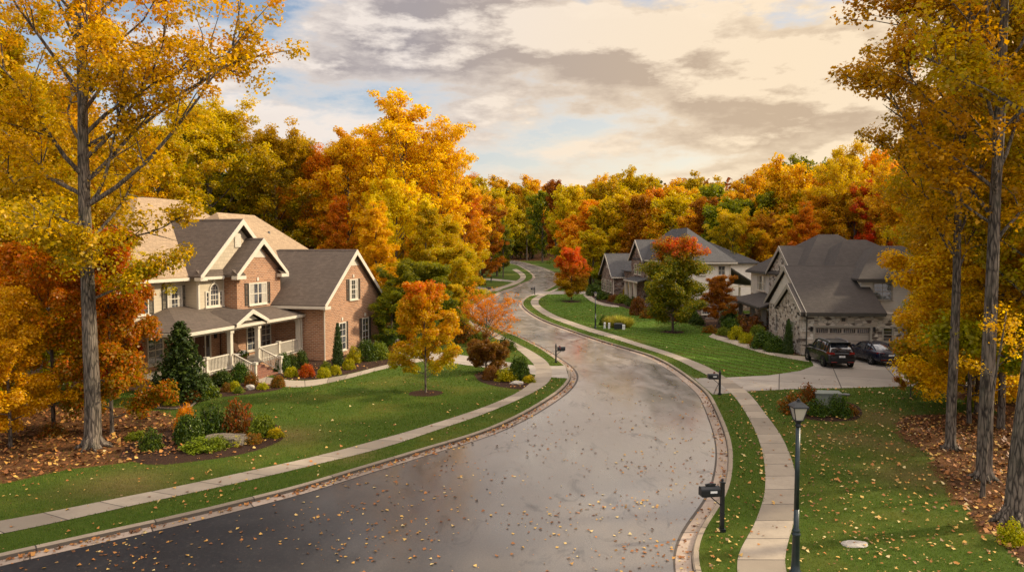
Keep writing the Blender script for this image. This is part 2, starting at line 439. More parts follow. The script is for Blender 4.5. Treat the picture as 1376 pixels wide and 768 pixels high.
def mat_road():
    t = NT('wet_asphalt'); p = t.pos()
    sx = t.n('ShaderNodeSeparateXYZ', i={0: p})
    big = t.noise(t.mapping(p, (.16, .09, 1), (0, 0, R(12))), 1, 4, .55, .4)
    mid = t.noise(t.mapping(p, (.75, .3, 1), (0, 0, R(-14))), 1, 5, .6, .6)
    fine = t.noise(p, 24, 4, .75); grit = t.noise(p, 8, 4, .65)
    # dark near left, paler beyond: reflected sky is put into the base colour
    skyref = t.ramp(t.math('ADD', t.math('ADD', t.math('MULTIPLY', sx.outputs[0], .075), t.math('MULTIPLY', sx.outputs[1], .034)), t.math('MULTIPLY', big, 1.1)), .6, 2.15)
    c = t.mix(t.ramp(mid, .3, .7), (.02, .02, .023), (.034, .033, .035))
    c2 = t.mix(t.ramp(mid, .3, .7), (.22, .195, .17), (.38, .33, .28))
    c = t.mix(skyref, c, c2)
    c = t.mix(t.ramp(fine, .4, .68, 0, .5), c, (.02, .02, .02))
    c = t.mix(t.ramp(grit, .55, .8, 0, .3), c, (.16, .14, .12))
    blot = t.noise(t.mapping(p, (.9, .35, 1), (0, 0, R(-35))), 1.1, 5, .7, .8)
    c = t.mix(t.ramp(blot, .56, .68, 0, .7), c, (.04, .038, .038))
    # hairline cracks
    v = t.n('ShaderNodeTexVoronoi', feature='DISTANCE_TO_EDGE', i={'Vector': t.mix(.35, t.mapping(p, (.13, .1, 1)), t.n('ShaderNodeTexNoise', i={'Vector': p, 'Scale': .8, 'Detail': 4.0}).outputs['Color'], 'ADD'), 'Scale': 1.0})
    cr = t.math('MULTIPLY', t.ramp(v.outputs['Distance'], .003, .009, 1, 0), t.ramp(big, .5, .6))
    c = t.mix(t.math('MULTIPLY', cr, .5), c, (.02, .018, .017))
    rough = t.math('ADD', t.ramp(mid, .3, .7, .2, .42), t.ramp(skyref, 0, .5, .25, .04))
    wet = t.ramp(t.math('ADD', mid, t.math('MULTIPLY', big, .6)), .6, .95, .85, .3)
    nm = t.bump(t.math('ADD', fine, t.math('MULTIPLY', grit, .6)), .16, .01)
    return t.out(c, rough, t.ramp(skyref, 0, .8, .1, .6), 0, nm, t.math('MULTIPLY', wet, t.ramp(skyref, .05, .6, .0, 1.0)), .1, Coat_IOR=1.95)

def mat_concrete(name, col, slab=1.5, joint=.02, uvj=True, sy=None, face=0, seam=0):
    t = NT(name); u = t.uv(); p = t.pos()
    sx = t.n('ShaderNodeSeparateXYZ', i={0: u})
    q = t.math('DIVIDE', sx.outputs[0], slab)
    fr = t.math('FRACT', q); fl = t.math('FLOOR', q)
    fl2 = fl
    j = t.ramp(t.math('ABSOLUTE', t.math('SUBTRACT', fr, .5)), .5 - joint / slab * 1.2, .5 - joint / slab * .5, 0, 1)
    if sy:
        q2 = t.math('DIVIDE', sx.outputs[1], sy)
        j2 = t.ramp(t.math('ABSOLUTE', t.math('SUBTRACT', t.math('FRACT', q2), .5)), .5 - joint / sy * 1.2, .5 - joint / sy * .5, 0, 1)
        j = t.math('MAXIMUM', j, j2)
        fl2 = t.math('ADD', fl, t.math('MULTIPLY', t.math('FLOOR', q2), 7.3))
    wn = t.n('ShaderNodeTexWhiteNoise', noise_dimensions='1D', i={'W': fl2}).outputs['Value']
    n1 = t.noise(p, .9, 5, .65); n2 = t.noise(p, 9, 5, .7); n3 = t.noise(p, 60, 2)
    c = t.mix(wn, tuple(k * .62 for k in col), tuple(k * 1.12 for k in col))
    c = t.mix(t.ramp(n1, .42, .72, 0, .6), c, tuple(k * .55 for k in col))
    c = t.mix(t.ramp(n2, .5, .75, 0, .4), c, tuple(k * .6 for k in col))
    c = t.mix(t.ramp(n3, .4, .7, 0, .2), c, tuple(k * 1.3 for k in col))
    c = t.mix(j, c, (.05, .042, .034))
    if seam:
        c = t.mix(t.ramp(sx.outputs[1], seam, seam + .02, 0, .85), c, (.03, .025, .02))
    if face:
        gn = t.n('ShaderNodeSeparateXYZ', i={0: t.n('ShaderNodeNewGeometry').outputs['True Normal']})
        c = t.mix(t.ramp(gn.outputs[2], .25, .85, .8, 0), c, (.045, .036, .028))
    h = t.math('SUBTRACT', t.math('MULTIPLY', n3, .15), j)
    return t.out(c, .75, .35, 0, t.bump(h, .6, .02))

def mat_mulch():
    t = NT('bark_mulch'); p = t.pos()
    n = t.noise(p, 14, 5, .7); n2 = t.noise(p, 40, 3, .7)
    c = t.mix(t.ramp(n, .35, .65), (.018, .01, .007), (.06, .03, .018))
    c = t.mix(t.ramp(n2, .55, .7), c, (.14, .07, .035))
    return t.out(c, .95, .15, 0, t.bump(n2, 1.0, .05))
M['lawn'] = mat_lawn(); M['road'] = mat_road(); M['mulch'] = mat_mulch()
M['walk'] = mat_concrete('sidewalk_concrete', (.37, .305, .225), 1.55)
M['drive'] = mat_concrete('driveway_concrete', (.37, .32, .26), 3.4, .03, sy=3.4)
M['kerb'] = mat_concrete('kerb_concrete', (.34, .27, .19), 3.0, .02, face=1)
M['gutter'] = mat_concrete('gutter_concrete', (.4, .31, .235), 3.0, .02, seam=.43)

# ------------------------------------------------------------------ curves traced on the ground
def dense(P, n=400, sm=0):
    P = np.asarray(P, float)
    out = []
    Q = np.vstack([2 * P[0] - P[1], P, 2 * P[-1] - P[-2]])
    for i in range(1, len(Q) - 2):
        a, b, c, d = Q[i - 1], Q[i], Q[i + 1], Q[i + 2]
        for t in np.linspace(0, 1, 16, endpoint=False):
            out.append(.5 * ((2 * b) + (c - a) * t + (2 * a - 5 * b + 4 * c - d) * t * t + (3 * b - a - 3 * c + d) * t ** 3))
    out.append(P[-1]); out = np.array(out)
    return resample(out, n, sm)
def resample(out, n, sm=0):
    s = np.r_[0, np.cumsum(np.hypot(*np.diff(out, axis=0).T))]
    q = np.linspace(0, s[-1], n)
    r = np.c_[np.interp(q, s, out[:, 0]), np.interp(q, s, out[:, 1])]
    for _ in range(sm):
        r[1:-1] = .25 * r[:-2] + .5 * r[1:-1] + .25 * r[2:]
    return r
def curve(px, pre=(), n=500, sm=12): return dense(np.vstack([np.array(pre).reshape(-1, 2), GL(px)]), n, sm)

KL = curve([(-200, 783), (-60, 755), (0, 742), (59, 730), (119, 716), (178, 704), (220, 695), (297, 677), (344, 665), (403, 651), (463, 632), (522, 615), (581, 597),
            (600, 592), (647, 577.6), (694, 557), (729, 537), (752.4, 520.8), (762.5, 508), (763.5, 499.7), (757, 490), (745, 481.4), (731, 471.6), (712.5, 461), (694, 451.7),
            (677, 445), (650, 434), (637, 427), (631, 419), (633, 412), (645, 404), (660, 398), (672, 391), (688, 386.3), (701.5, 380), (712, 376), (715.5, 371), (712, 366.5),
            (705, 361.5), (694, 356), (680, 352.8)], pre=[(-60, 1), (-34, 9)], n=900, sm=16)
KR = curve([(1000, 860), (965, 815), (948, 785), (940, 768), (936.5, 751), (937, 737), (942, 719.6), (953, 700), (964, 685), (973, 672), (978, 660), (982, 647), (984.5, 629), (985, 609), (981.5, 588),
            (973, 565), (962, 542), (953, 527), (933, 510), (915, 497), (895, 485), (874.5, 476), (860, 471.5), (834, 464), (795, 452), (766, 442), (737, 431.5), (717, 421.5),
            (706, 413), (703, 407.5), (706, 402), (716, 396), (727, 392), (737, 388.6), (748, 382), (752.5, 376), (751, 371), (745, 365.5), (733, 360.3), (717, 355.5), (698, 350.8), (682, 349)],
           pre=[(9, 1), (7.6, 9)], n=900, sm=16)
def mono(P):
    k = [0]
    for i in range(1, len(P)):
        if P[i, 1] > P[k[-1], 1] + 1e-4: k.append(i)
    return P[k]
KLm, KRm = mono(KL), mono(KR)
def xl(y): return np.interp(y, KLm[:, 1], KLm[:, 0])
def xr(y): return np.interp(y, KRm[:, 1], KRm[:, 0])

def inside(poly, x, y):
    poly = np.asarray(poly); res = np.zeros(len(x), bool)
    bx0, by0 = poly.min(0); bx1, by1 = poly.max(0)
    idx = np.nonzero((x > bx0) & (x < bx1) & (y > by0) & (y < by1))[0]
    if len(idx) == 0: return res
    X, Y = x[idx], y[idx]; r = np.zeros(len(idx), bool)
    x1, y1 = poly[:, 0], poly[:, 1]; x2, y2 = np.roll(x1, -1), np.roll(y1, -1)
    for a, b, c, d in zip(x1, y1, x2, y2):
        if b == d: continue
        k = (b > Y) != (d > Y)
        r ^= k & (X < (c - a) * (Y - b) / (d - b) + a)
    res[idx] = r
    return res

# litter, worn turf, mown lawn: masks written to the lawn's vertices
LITTER_L = GL([(-420, 745), (-200, 690), (0, 650), (80, 632), (150, 624), (255, 606), (245, 570), (225, 553), (160, 548), (60, 542), (-420, 540)])
LITTER_R = GL([(1205, 563), (1225, 558), (1262, 556), (1400, 555), (1900, 560), (1900, 860), (1450, 830), (1376, 768), (1332, 722), (1292, 682), (1268, 640), (1240, 606), (1216, 588), (1203, 575)])
MOWN = [GL([(735, 395), (800, 394), (850, 410), (930, 437), (975, 462), (1010, 473), (1060, 486), (1090, 492), (1060, 502), (980, 506), (900, 470), (800, 438), (735, 418)])]
ISLES = [GL([(-30 + 800, 404)])]
def litter_mask(x, y):
    m = np.zeros(len(x))
    for P in (LITTER_L, LITTER_R):
        m[inside(P, x, y)] = 1
    far = (x > 33) & (y > 20) | (y > 142) & (x > 20) | (y > 160) | (x < -31) & (y > 26) | (y > 76) & (x < -9 - (y - 76) * .05) | (x > 24) & (y < 46) | (y > 88) & (x > 33)
    far |= (y > 60) & (x < -22)
    far &= ~((np.abs(x - 3) < 16) & (y < 285) & (y > 70))
    m[far] = 1
    return m

ys = np.r_[np.arange(1, 16, 1.0), np.arange(16, 60, .4), np.arange(60, 130, 1.0), np.arange(130, 300, 2.5), np.arange(300, 420, 8), np.geomspace(430, 2600, 22)]
ts = np.r_[0, .15, np.arange(.5, 30, .5), np.arange(30, 70, 1.6), np.arange(72, 200, 8), np.geomspace(210, 2200, 14)]
YEND = 292.0
def ground(name, side):
    X = np.empty((len(ys), len(ts))); Y = np.repeat(ys[:, None], len(ts), 1)
    for i, y in enumerate(ys):
        e = xl(y) if side < 0 else xr(y)
        if y > YEND:
            e = (xl(YEND) + xr(YEND)) / 2
        X[i] = e + side * ts
    Z = gz(X, Y)
    fl = np.clip((ts - 10) / 30, 0, 1)[None, :] * np.clip((Y - 120) / 60, 0, 1)
    Z = Z + fl * .8 * np.sin(X * .08) * np.cos(Y * .06)
    v = np.stack([X, Y, Z], -1).reshape(-1, 3)
    nx = len(ts); f = []
    idx = np.arange(len(ys) * nx).reshape(len(ys), nx)
    a = idx[:-1, :-1].ravel(); b = idx[:-1, 1:].ravel(); c = idx[1:, 1:].ravel(); d = idx[1:, :-1].ravel()
    f = np.stack([a, b, c, d], 1) if side > 0 else np.stack([b, a, d, c], 1)
    me = bpy.data.meshes.new(name); me.from_pydata(v.tolist(), [], f.tolist()); me.materials.append(M['lawn'])
    me.polygons.foreach_set('use_smooth', [True] * len(me.polygons))
    x, y = v[:, 0], v[:, 1]
    at = np.zeros((len(v), 4), np.float32); at[:, 3] = 1
    at[:, 0] = litter_mask(x, y)
    bare = np.zeros(len(v))
    for px, py, r in ((385, 585, 1.5), (165, 648, 1.6), (180, 655, 1.3), (470, 612, 1.0), (1175, 560, 2.2), (1235, 640, 1.8), (1200, 600, 1.4), (1150, 590, 1.6)):
        g = G(px, py); bare = np.maximum(bare, np.exp(-((x - g[0]) ** 2 + (y - g[1]) ** 2) / r ** 2))
    at[:, 1] = bare * .85
    for P in MOWN: at[inside(P, x, y), 2] = 1
    ca = me.color_attributes.new('tint', 'FLOAT_COLOR', 'POINT'); ca.data.foreach_set('color', at.ravel())
    o = link(name, me)
    return o
tag(ground('lawn', -1), 'green front lawns and woodland floor left of the winding road', kind='structure')
tag(ground('lawn', 1), 'green front lawns and woodland floor right of the winding road', kind='structure')

def strip(name, A, B, off, mat, nv=1, n=None, kind='structure', label=None, zf=None, flip=False):
    """sheet between two ground curves, uv = (length, width) in metres"""
    n = n or max(len(A), len(B))
    A = resample(A, n); B = resample(B, n)
    mid = (A + B) / 2; s = np.r_[0, np.cumsum(np.hypot(*np.diff(mid, axis=0).T))]
    w = np.hypot(*(B - A).T)
    v = []; uv = []
    for i in range(n):
        for j in range(nv + 1):
            t = j / nv; p = A[i] * (1 - t) + B[i] * t
            v.append((p[0], p[1], float(gz(p[0], p[1])) + off)); uv.append((s[i], w[i] * t))
    f = []
    for i in range(n - 1):
        for j in range(nv):
            a = i * (nv + 1) + j; q = (a, a + 1, a + nv + 2, a + nv + 1)
            f.append(q)
    me = bpy.data.meshes.new(name); me.from_pydata(v, [], f); me.materials.append(mat); me.update()
    if sum(p.normal.z for p in me.polygons) < 0:
        me.flip_normals()
    Lr = me.uv_layers.new(name='UVMap').data
    vi = np.empty(len(me.loops), np.int32); me.loops.foreach_get('vertex_index', vi)
    Lr.foreach_set('uv', np.asarray(uv, np.float32)[vi].ravel())
    o = link(name, me)
    return tag(o, label, None, None, kind)

def offset(P, d):
    T = np.gradient(P, axis=0); T /= np.hypot(*T.T)[:, None]
    N = np.c_[T[:, 1], -T[:, 0]]       # to the right of travel
    return P + N * d

# road, gutters, kerbs
yr = np.r_[np.arange(1, 60, .8), np.arange(60, 292, 1.6), 292.0]
RA = np.c_[xl(yr) - .3, yr]; RB = np.c_[xr(yr) + .3, yr]
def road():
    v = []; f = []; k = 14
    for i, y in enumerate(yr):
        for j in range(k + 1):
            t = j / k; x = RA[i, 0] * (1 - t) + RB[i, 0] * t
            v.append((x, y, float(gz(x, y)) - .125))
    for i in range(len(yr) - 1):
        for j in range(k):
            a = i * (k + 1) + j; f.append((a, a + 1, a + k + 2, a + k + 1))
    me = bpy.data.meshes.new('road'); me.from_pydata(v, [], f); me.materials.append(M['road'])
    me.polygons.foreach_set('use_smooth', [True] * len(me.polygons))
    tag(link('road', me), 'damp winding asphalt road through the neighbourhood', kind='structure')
road()
def kerb(P, side, lab):
    prof = [(0, -.06), (0, .006), (.13, .006), (.17, -.025), (.2, -.14)]
    rows = [offset(P, side * d) for d, z in prof]
    s = np.r_[0, np.cumsum(np.hypot(*np.diff(P, axis=0).T))]
    v = []; uv = []; n = len(P); k = len(prof)
    for i in range(n):
        zz = float(gz(P[i, 0], P[i, 1]))
        for j in range(k):
            v.append((rows[j][i, 0], rows[j][i, 1], zz + prof[j][1])); uv.append((s[i], j * .1))
    f = []
    for i in range(n - 1):
        for j in range(k - 1):
            a = i * k + j; q = (a, a + 1, a + k + 1, a + k); f.append(q if side < 0 else q[::-1])
    me = bpy.data.meshes.new('kerb'); me.from_pydata(v, [], f); me.materials.append(M['kerb'])
    Lr = me.uv_layers.new(name='UVMap').data
    vi = np.empty(len(me.loops), np.int32); me.loops.foreach_get('vertex_index', vi)
    Lr.foreach_set('uv', np.asarray(uv, np.float32)[vi].ravel())
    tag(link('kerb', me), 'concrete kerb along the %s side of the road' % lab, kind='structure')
    strip('gutter', offset(P, side * .19), offset(P, side * .66), -.118, M['gutter'], label='concrete gutter along the %s side of the road' % lab, n=len(P))
kerb(KL, 1, 'left'); kerb(KR, -1, 'right')

# sidewalks
SL1 = curve([(-420, 785), (-200, 752), (0, 718), (55, 706), (122, 692), (187, 676.5), (246, 664.7), (297, 653.7), (344, 643), (388.5, 633), (427, 623), (463, 615), (525, 598.7), (581.5, 579.4),
             (641, 559.5), (694, 538), (724, 523), (738, 512.6), (742, 502), (739.5, 492.7), (732.5, 483.3), (712.5, 470.4), (694, 461), (675, 451), (650, 440), (632, 431), (621, 422), (621, 412),
             (632, 404.5), (658.6, 392), (678, 386.9), (697.7, 380), (706.4, 373), (703.5, 366.7), (694, 361)], n=300, sm=3)
SL2 = curve([(-420, 760), (-200, 730), (0, 700), (49, 691), (114, 678), (178, 665), (231.5, 655), (282, 644), (344, 630.5), (374, 624.5), (411, 616), (446, 607.6), (510, 590), (552, 578.5),
             (611, 560), (647, 548), (687, 531.5), (708, 518.6), (718.6, 507), (720, 495), (717, 489), (708, 480), (694, 469), (670, 457), (661, 451.5), (636, 441), (620, 432), (611, 423), (611, 412),
             (624, 403), (652, 390.5), (672, 385.3), (690, 379), (699, 373), (697, 368), (688, 362)], n=300, sm=3)
SR1 = curve([(1010, 830), (995, 790), (990, 768), (990, 751), (997.5, 732), (1011, 710), (1021, 685), (1027, 666), (1028.5, 646), (1026.5, 617), (1019.5, 591), (1008, 565), (994, 542), (981, 527),
             (959, 509), (933, 495), (903.6, 480.7), (860, 466.2), (824.6, 455), (795, 446.5), (766, 436.9), (737, 425.7), (721, 416), (714, 409), (714, 403), (722, 397.4), (733, 393.5), (754, 384.7)], n=300, sm=3)
SR2 = curve([(1085, 830), (1064, 790), (1056, 768), (1054, 751), (1060, 724.5), (1067, 702), (1072, 675), (1071, 651), (1066, 624), (1057, 600), (1046, 579.5), (1028.6, 556), (1005, 527),
             (976, 507.4), (947, 491), (903.6, 474.5), (860, 461), (824.6, 449.4), (795, 440.8), (766, 431), (744.5, 422.5), (728, 412.5), (723.4, 406), (727, 400), (736.7, 395), (757, 384.7)], n=300, sm=3)
strip('sidewalk', SL1, SL2, .014, M['walk'], label='concrete sidewalk curving along the left side of the road')
strip('sidewalk', SR1, SR2, .014, M['walk'], label='concrete sidewalk curving along the right side of the road')

def sheet(name, pts, off, mat, label, kind='structure', smooth=True, nseg=60):
    P = np.asarray(pts)
    if smooth: P = dense(np.vstack([P, P[:1]]), nseg, 2)[:-1]
    me = bpy.data.meshes.new(name)
    me.from_pydata([(a, b, float(gz(a, b)) + off) for a, b in P], [], [tuple(range(len(P)))])
    me.materials.append(mat); me.update()
    if me.polygons[0].normal.z < 0: me.flip_normals()
    Lr = me.uv_layers.new(name='UVMap').data
    for l in me.loops: c = me.vertices[l.vertex_index].co; Lr[l.index].uv = (c.x * .94 - c.y * .34, c.x * .34 + c.y * .94)
    o = link(name, me); tag(o, label, None, None, kind); return P

HARD = [np.vstack([SL1, SL2[::-1]]), np.vstack([SR1, SR2[::-1]])]
# driveways and garden paths
HARD.append(sheet('driveway', GL([(925, 502), (933, 508), (975, 507), (1034, 504), (1075, 498), (1093, 491.5), (1092, 487), (1086, 482), (1086, 474), (1190, 474), (1203, 484), (1226, 494), (1236, 505), (1300, 512), (1300, 519),
            (1232, 518.5), (1150, 520.7), (1063.5, 522.5), (1004, 525.5), (958, 530), (945, 519)]), .009, M['drive'], 'wide pale concrete driveway in front of the stone house garage', smooth=False))
def lane(name, A, B, lab, mat=None, off=.010):
    A = dense(GL(A), 30, 0); B = dense(GL(B), 30, 0)
    strip(name, A, B, off, mat or M['drive'], nv=4, label=lab)
    P = np.vstack([A, B[::-1]]); HARD.append(P); return P
lane('driveway', [(760, 491), (739, 491.5), (717, 490.5), (694, 488), (655, 482), (614, 476), (575, 470), (535, 455)], [(765, 508), (742, 507), (719, 503), (677, 496), (640, 492), (600, 486.5), (555, 480), (515, 466)], 'concrete driveway of the red brick house')
lane('garden_path', [(344, 502), (358, 506), (376.6, 509), (412, 511), (463, 503.7), (510, 492), (534, 486.5), (570, 478)], [(338, 511), (350, 514), (385.5, 519.5), (418, 518.6), (468.6, 508), (510, 497), (541, 490), (576, 484)], 'pale concrete garden path from the porch steps', M['walk'])
lane('garden_path', [(1083, 479), (1075, 478), (1046, 474.5), (1020, 466), (988, 456.5), (966, 451), (958, 448)], [(1088, 486), (1063.5, 482), (1034, 476.5), (1005, 468.6), (982, 461.3), (964.6, 456.5), (952, 452)], 'curved concrete garden path beside the stone house', M['walk'])
lane('driveway', [(722, 391.5), (745, 391), (780, 391), (800, 391.2)], [(713, 397), (735, 395.5), (780, 394.8), (802, 395)], 'long concrete driveway of the far brick house')
lane('garden_path', [(795, 394.5), (797, 400), (811, 405.5), (832, 409.5)], [(783, 396), (795, 405), (813, 411), (832, 412.5)], 'curved concrete path to the far brick house porch', M['walk'])
lane('driveway', [(695, 377.5), (678, 375.5), (664, 374.5), (645, 373.5)], [(700, 379.7), (678, 377.8), (662, 376.7), (643, 375.5)], 'narrow far driveway on the left by the wood')
lane('driveway', [(676, 388), (658, 387), (643, 385), (630, 382)], [(668, 391), (650, 389.5), (638, 387.5), (626, 385)], 'far driveway on the left behind the mailbox')

zz = lambda x, y: (150 + x / 3.719, 460 + y / 3.719)
zB = lambda x, y: (790 + x / 5.118, 300 + y / 5.118)
BEDS = {}
def bed(key, pts, lab, **kw): BEDS[key] = sheet('mulch_bed', GL(pts), .006, M['mulch'], lab, **kw)
bed('island', [(160, 614), (204, 625), (257.5, 620), (311, 613), (351.6, 603), (381, 589), (378, 575.6), (362, 566), (335, 560), (290, 562), (257.5, 568), (225, 578), (204, 586), (172, 596)], 'dark mulch island bed with shrubs and a boulder')
bed('porch', [(190, 540.7), (204, 548.7), (231, 550.5), (255, 547), (268, 540), (290, 534), (325, 530.5), (360, 526), (384, 521), (372, 517.5), (350, 513), (338, 503), (300, 500), (255, 508), (215, 520), (192, 530)], 'dark mulch bed in front of the porch railing')
bed('wing', [(366, 503), (378, 509), (412, 511), (463, 503.2), (510, 491.8), (534, 486), (530, 474), (509, 462), (470, 472), (435, 482), (400, 478), (372, 490)], 'mulch bed along the foot of the brick wing')
bed('maple', [(637, 504), (644.5, 512), (658.6, 517), (682, 521), (702, 523), (712, 517), (719, 508), (715, 503), (694, 500.5), (665.7, 498.5), (647, 499)], 'kidney shaped mulch bed beside the curving sidewalk')
bed('cabinet', [(1062, 543), (1064, 555), (1090, 564), (1125, 566), (1152, 563), (1158, 551), (1140, 540), (1095, 536)], 'small mulch bed around the utility cabinet')
bed('stone', [(966, 451.5), (988, 456), (1020, 465.6), (1046, 474), (1075, 477.6), (1086, 478), (1060, 464), (1033, 450), (1008, 440), (975, 441), (955, 446)], 'mulch bed along the front of the stone house')
bed('far', [zB(20, 500), zB(80, 545), zB(150, 560), zB(220, 566), zB(320, 605), zB(380, 635), zB(500, 665), zB(700, 685), zB(850, 718), zB(910, 732), zB(985, 735), zB(985, 650), zB(860, 600), zB(600, 560), zB(400, 520), zB(330, 490), zB(180, 480), zB(95, 455), zB(30, 470)], 'long mulch bed in front of the far brick house')
def ring(px, py, r, lab):
    g = G(px, py); P = [(g[0] + r * math.cos(a) * random.uniform(.9, 1.1), g[1] + r * math.sin(a) * random.uniform(.9, 1.1)) for a in np.linspace(0, 2 * math.pi, 14, endpoint=False)]
    BEDS[lab] = sheet('mulch_bed', P, .006, M['mulch'], lab, nseg=40)
ring(572, 528, 1.0, 'round mulch patch under the young orange maple')
ring(904, 446, 1.2, 'round mulch patch under the red topped maple')
ring(768, 405, 1.6, 'round mulch patch under the crimson maple')

# ------------------------------------------------------------------ grass blades and fallen leaves
def scatter(y0, y1, dens, xm=.74):
    n = int((y1 - y0) * (y0 + y1) * xm * dens)
    y = RNG.uniform(y0, y1, n); x = RNG.uniform(-1, 1, n) * xm * y1
    k = np.abs(x) < xm * y + 1.5
    return x[k], y[k]
def onroad(x, y, m=0.0): return (x > xl(y) - m) & (x < xr(y) + m)
def hard(x, y):
    r = np.zeros(len(x), bool)
    for P in HARD: r |= inside(P, x, y)
    return r
def beds(x, y):
    r = np.zeros(len(x), bool)
    for P in BEDS.values(): r |= inside(P, x, y)
    return r
def mat_blade():
    t = NT('grass_blades'); p = t.pos()
    at = t.n('ShaderNodeAttribute', attribute_name='tint'); sp = t.n('ShaderNodeSeparateColor', i={0: at.outputs['Color']})
    n1 = t.noise(p, .22, 4, .6); n2 = t.noise(p, 2.2, 4, .6)
    c = t.mix(sp.outputs[0], (.06, .12, .012), (.165, .225, .03))
    c = t.mix(t.ramp(n1, .5, .72, 0, .6), c, (.3, .26, .05))
    c = t.mix(t.ramp(n2, .45, .75, 0, .5), c, (.08, .13, .014))
    c = t.mix(t.math('MULTIPLY', sp.outputs[1], .8), c, (.3, .22, .08))
    w = t.n('ShaderNodeTexWave', i={'Vector': t.mapping(p, (1, 1, 1), (0, 0, R(-25))), 'Scale': .28, 'Distortion': .9, 'Detail': 3.0})
    c = t.mix(t.math('MULTIPLY', sp.outputs[2], t.ramp(w.outputs['Fac'], .35, .65, 0, .7)), c, (.14, .27, .028))
    d = t.n('ShaderNodeBsdfDiffuse', i={'Color': c}); tr = t.n('ShaderNodeBsdfTranslucent', i={'Color': c})
    m = t.n('ShaderNodeMixShader', i={0: .35, 1: d.outputs[0], 2: tr.outputs[0]})
    o = t.n('ShaderNodeOutputMaterial'); t.lk(m.outputs[0], o.inputs[0]); return t.mat
def grass():
    V = []; A = []
    for y0, y1, dn, w, h in ((15, 22, 520, .016, .06), (22, 30, 330, .022, .065), (30, 42, 170, .034, .07), (42, 60, 70, .055, .075), (60, 90, 26, .09, .085), (90, 130, 9, .14, .1)):
        x, y = scatter(y0, y1, dn)
        k = ~onroad(x, y, .03) & ~hard(x, y) & ~beds(x, y)
        lm = litter_mask(x, y) > .5
        k &= ~(lm & (RNG.random(len(x)) > .05))
        x, y = x[k], y[k]; n = len(x); x = x + RNG.normal(0, .035, n); y = y + RNG.normal(0, .035, n); z = gz(x, y)
        a = RNG.uniform(0, 2 * np.pi, n); hh = h * RNG.uniform(.5, 1.3, n); ww = w * RNG.uniform(.6, 1.3, n) * .5
        lean = RNG.uniform(0, .8, n) * hh; b = RNG.uniform(0, 2 * np.pi, n)
        p0 = np.stack([x - np.cos(a) * ww, y - np.sin(a) * ww, z - .005], 1); p1 = np.stack([x + np.cos(a) * ww, y + np.sin(a) * ww, z - .005], 1)
        p2 = np.stack([x + np.cos(b) * lean, y + np.sin(b) * lean, z + hh], 1)
        V.append(np.stack([p0, p1, p2], 1).reshape(-1, 3))
        at = np.ones((n, 4)); at[:, 0] = RNG.random(n); at[:, 1] = (RNG.random(n) > .93) * RNG.uniform(.3, 1, n); at[:, 2] = 0
        for px, py, r in ((385, 585, 1.5), (165, 648, 1.6), (180, 655, 1.3), (1175, 560, 2.2), (1235, 640, 1.8), (1200, 600, 1.4), (1150, 590, 1.6)):
            g = G(px, py); at[:, 1] = np.maximum(at[:, 1], .8 * np.exp(-((x - g[0]) ** 2 + (y - g[1]) ** 2) / r ** 2))
        for P in MOWN: at[inside(P, x, y), 2] = 1
        A.append(np.repeat(at, 3, 0))
    o = np_mesh('grass', np.vstack(V), 3, mat_blade(), attr=np.vstack(A))
    tag(o, 'short green turf grass on the front lawns', 'grass', kind='stuff')
grass()

def mat_fallen():
    t = NT('fallen_leaves'); at = t.n('ShaderNodeAttribute', attribute_name='tint'); sp = t.n('ShaderNodeSeparateColor', i={0: at.outputs['Color']})
    c = t.mix(t.ramp(sp.outputs[0], 0, .5), (.16, .055, .018), (.44, .17, .035))
    c = t.mix(t.ramp(sp.outputs[0], .5, .75), c, (.6, .36, .08))
    c = t.mix(t.ramp(sp.outputs[0], .8, 1), c, (.66, .52, .24))
    c = t.mix(t.math('MULTIPLY', sp.outputs[1], .75), c, (.09, .035, .015))
    return t.out(c, .6, .35)
def leaf_quads(x, y, z, size, tilt=.35):
    n = len(x); a = RNG.uniform(0, 2 * np.pi, n)
    d = np.stack([np.cos(a), np.sin(a), RNG.normal(0, tilt, n)], 1); e = np.stack([-np.sin(a), np.cos(a), RNG.normal(0, tilt, n)], 1)
    c = np.stack([x, y, z], 1); s = (size * (.4 + 1.15 * RNG.random(n) ** 1.4))[:, None]
    up = np.array([0, 0, 1.0]) * s * RNG.uniform(.0, .35, (n, 1))
    p = [c - d * s * .5, c - d * s * .1 + e * s * .5 + up, c + d * s * .55, c - d * s * .1 - e * s * .5 + up]
    return np.stack(p, 1)
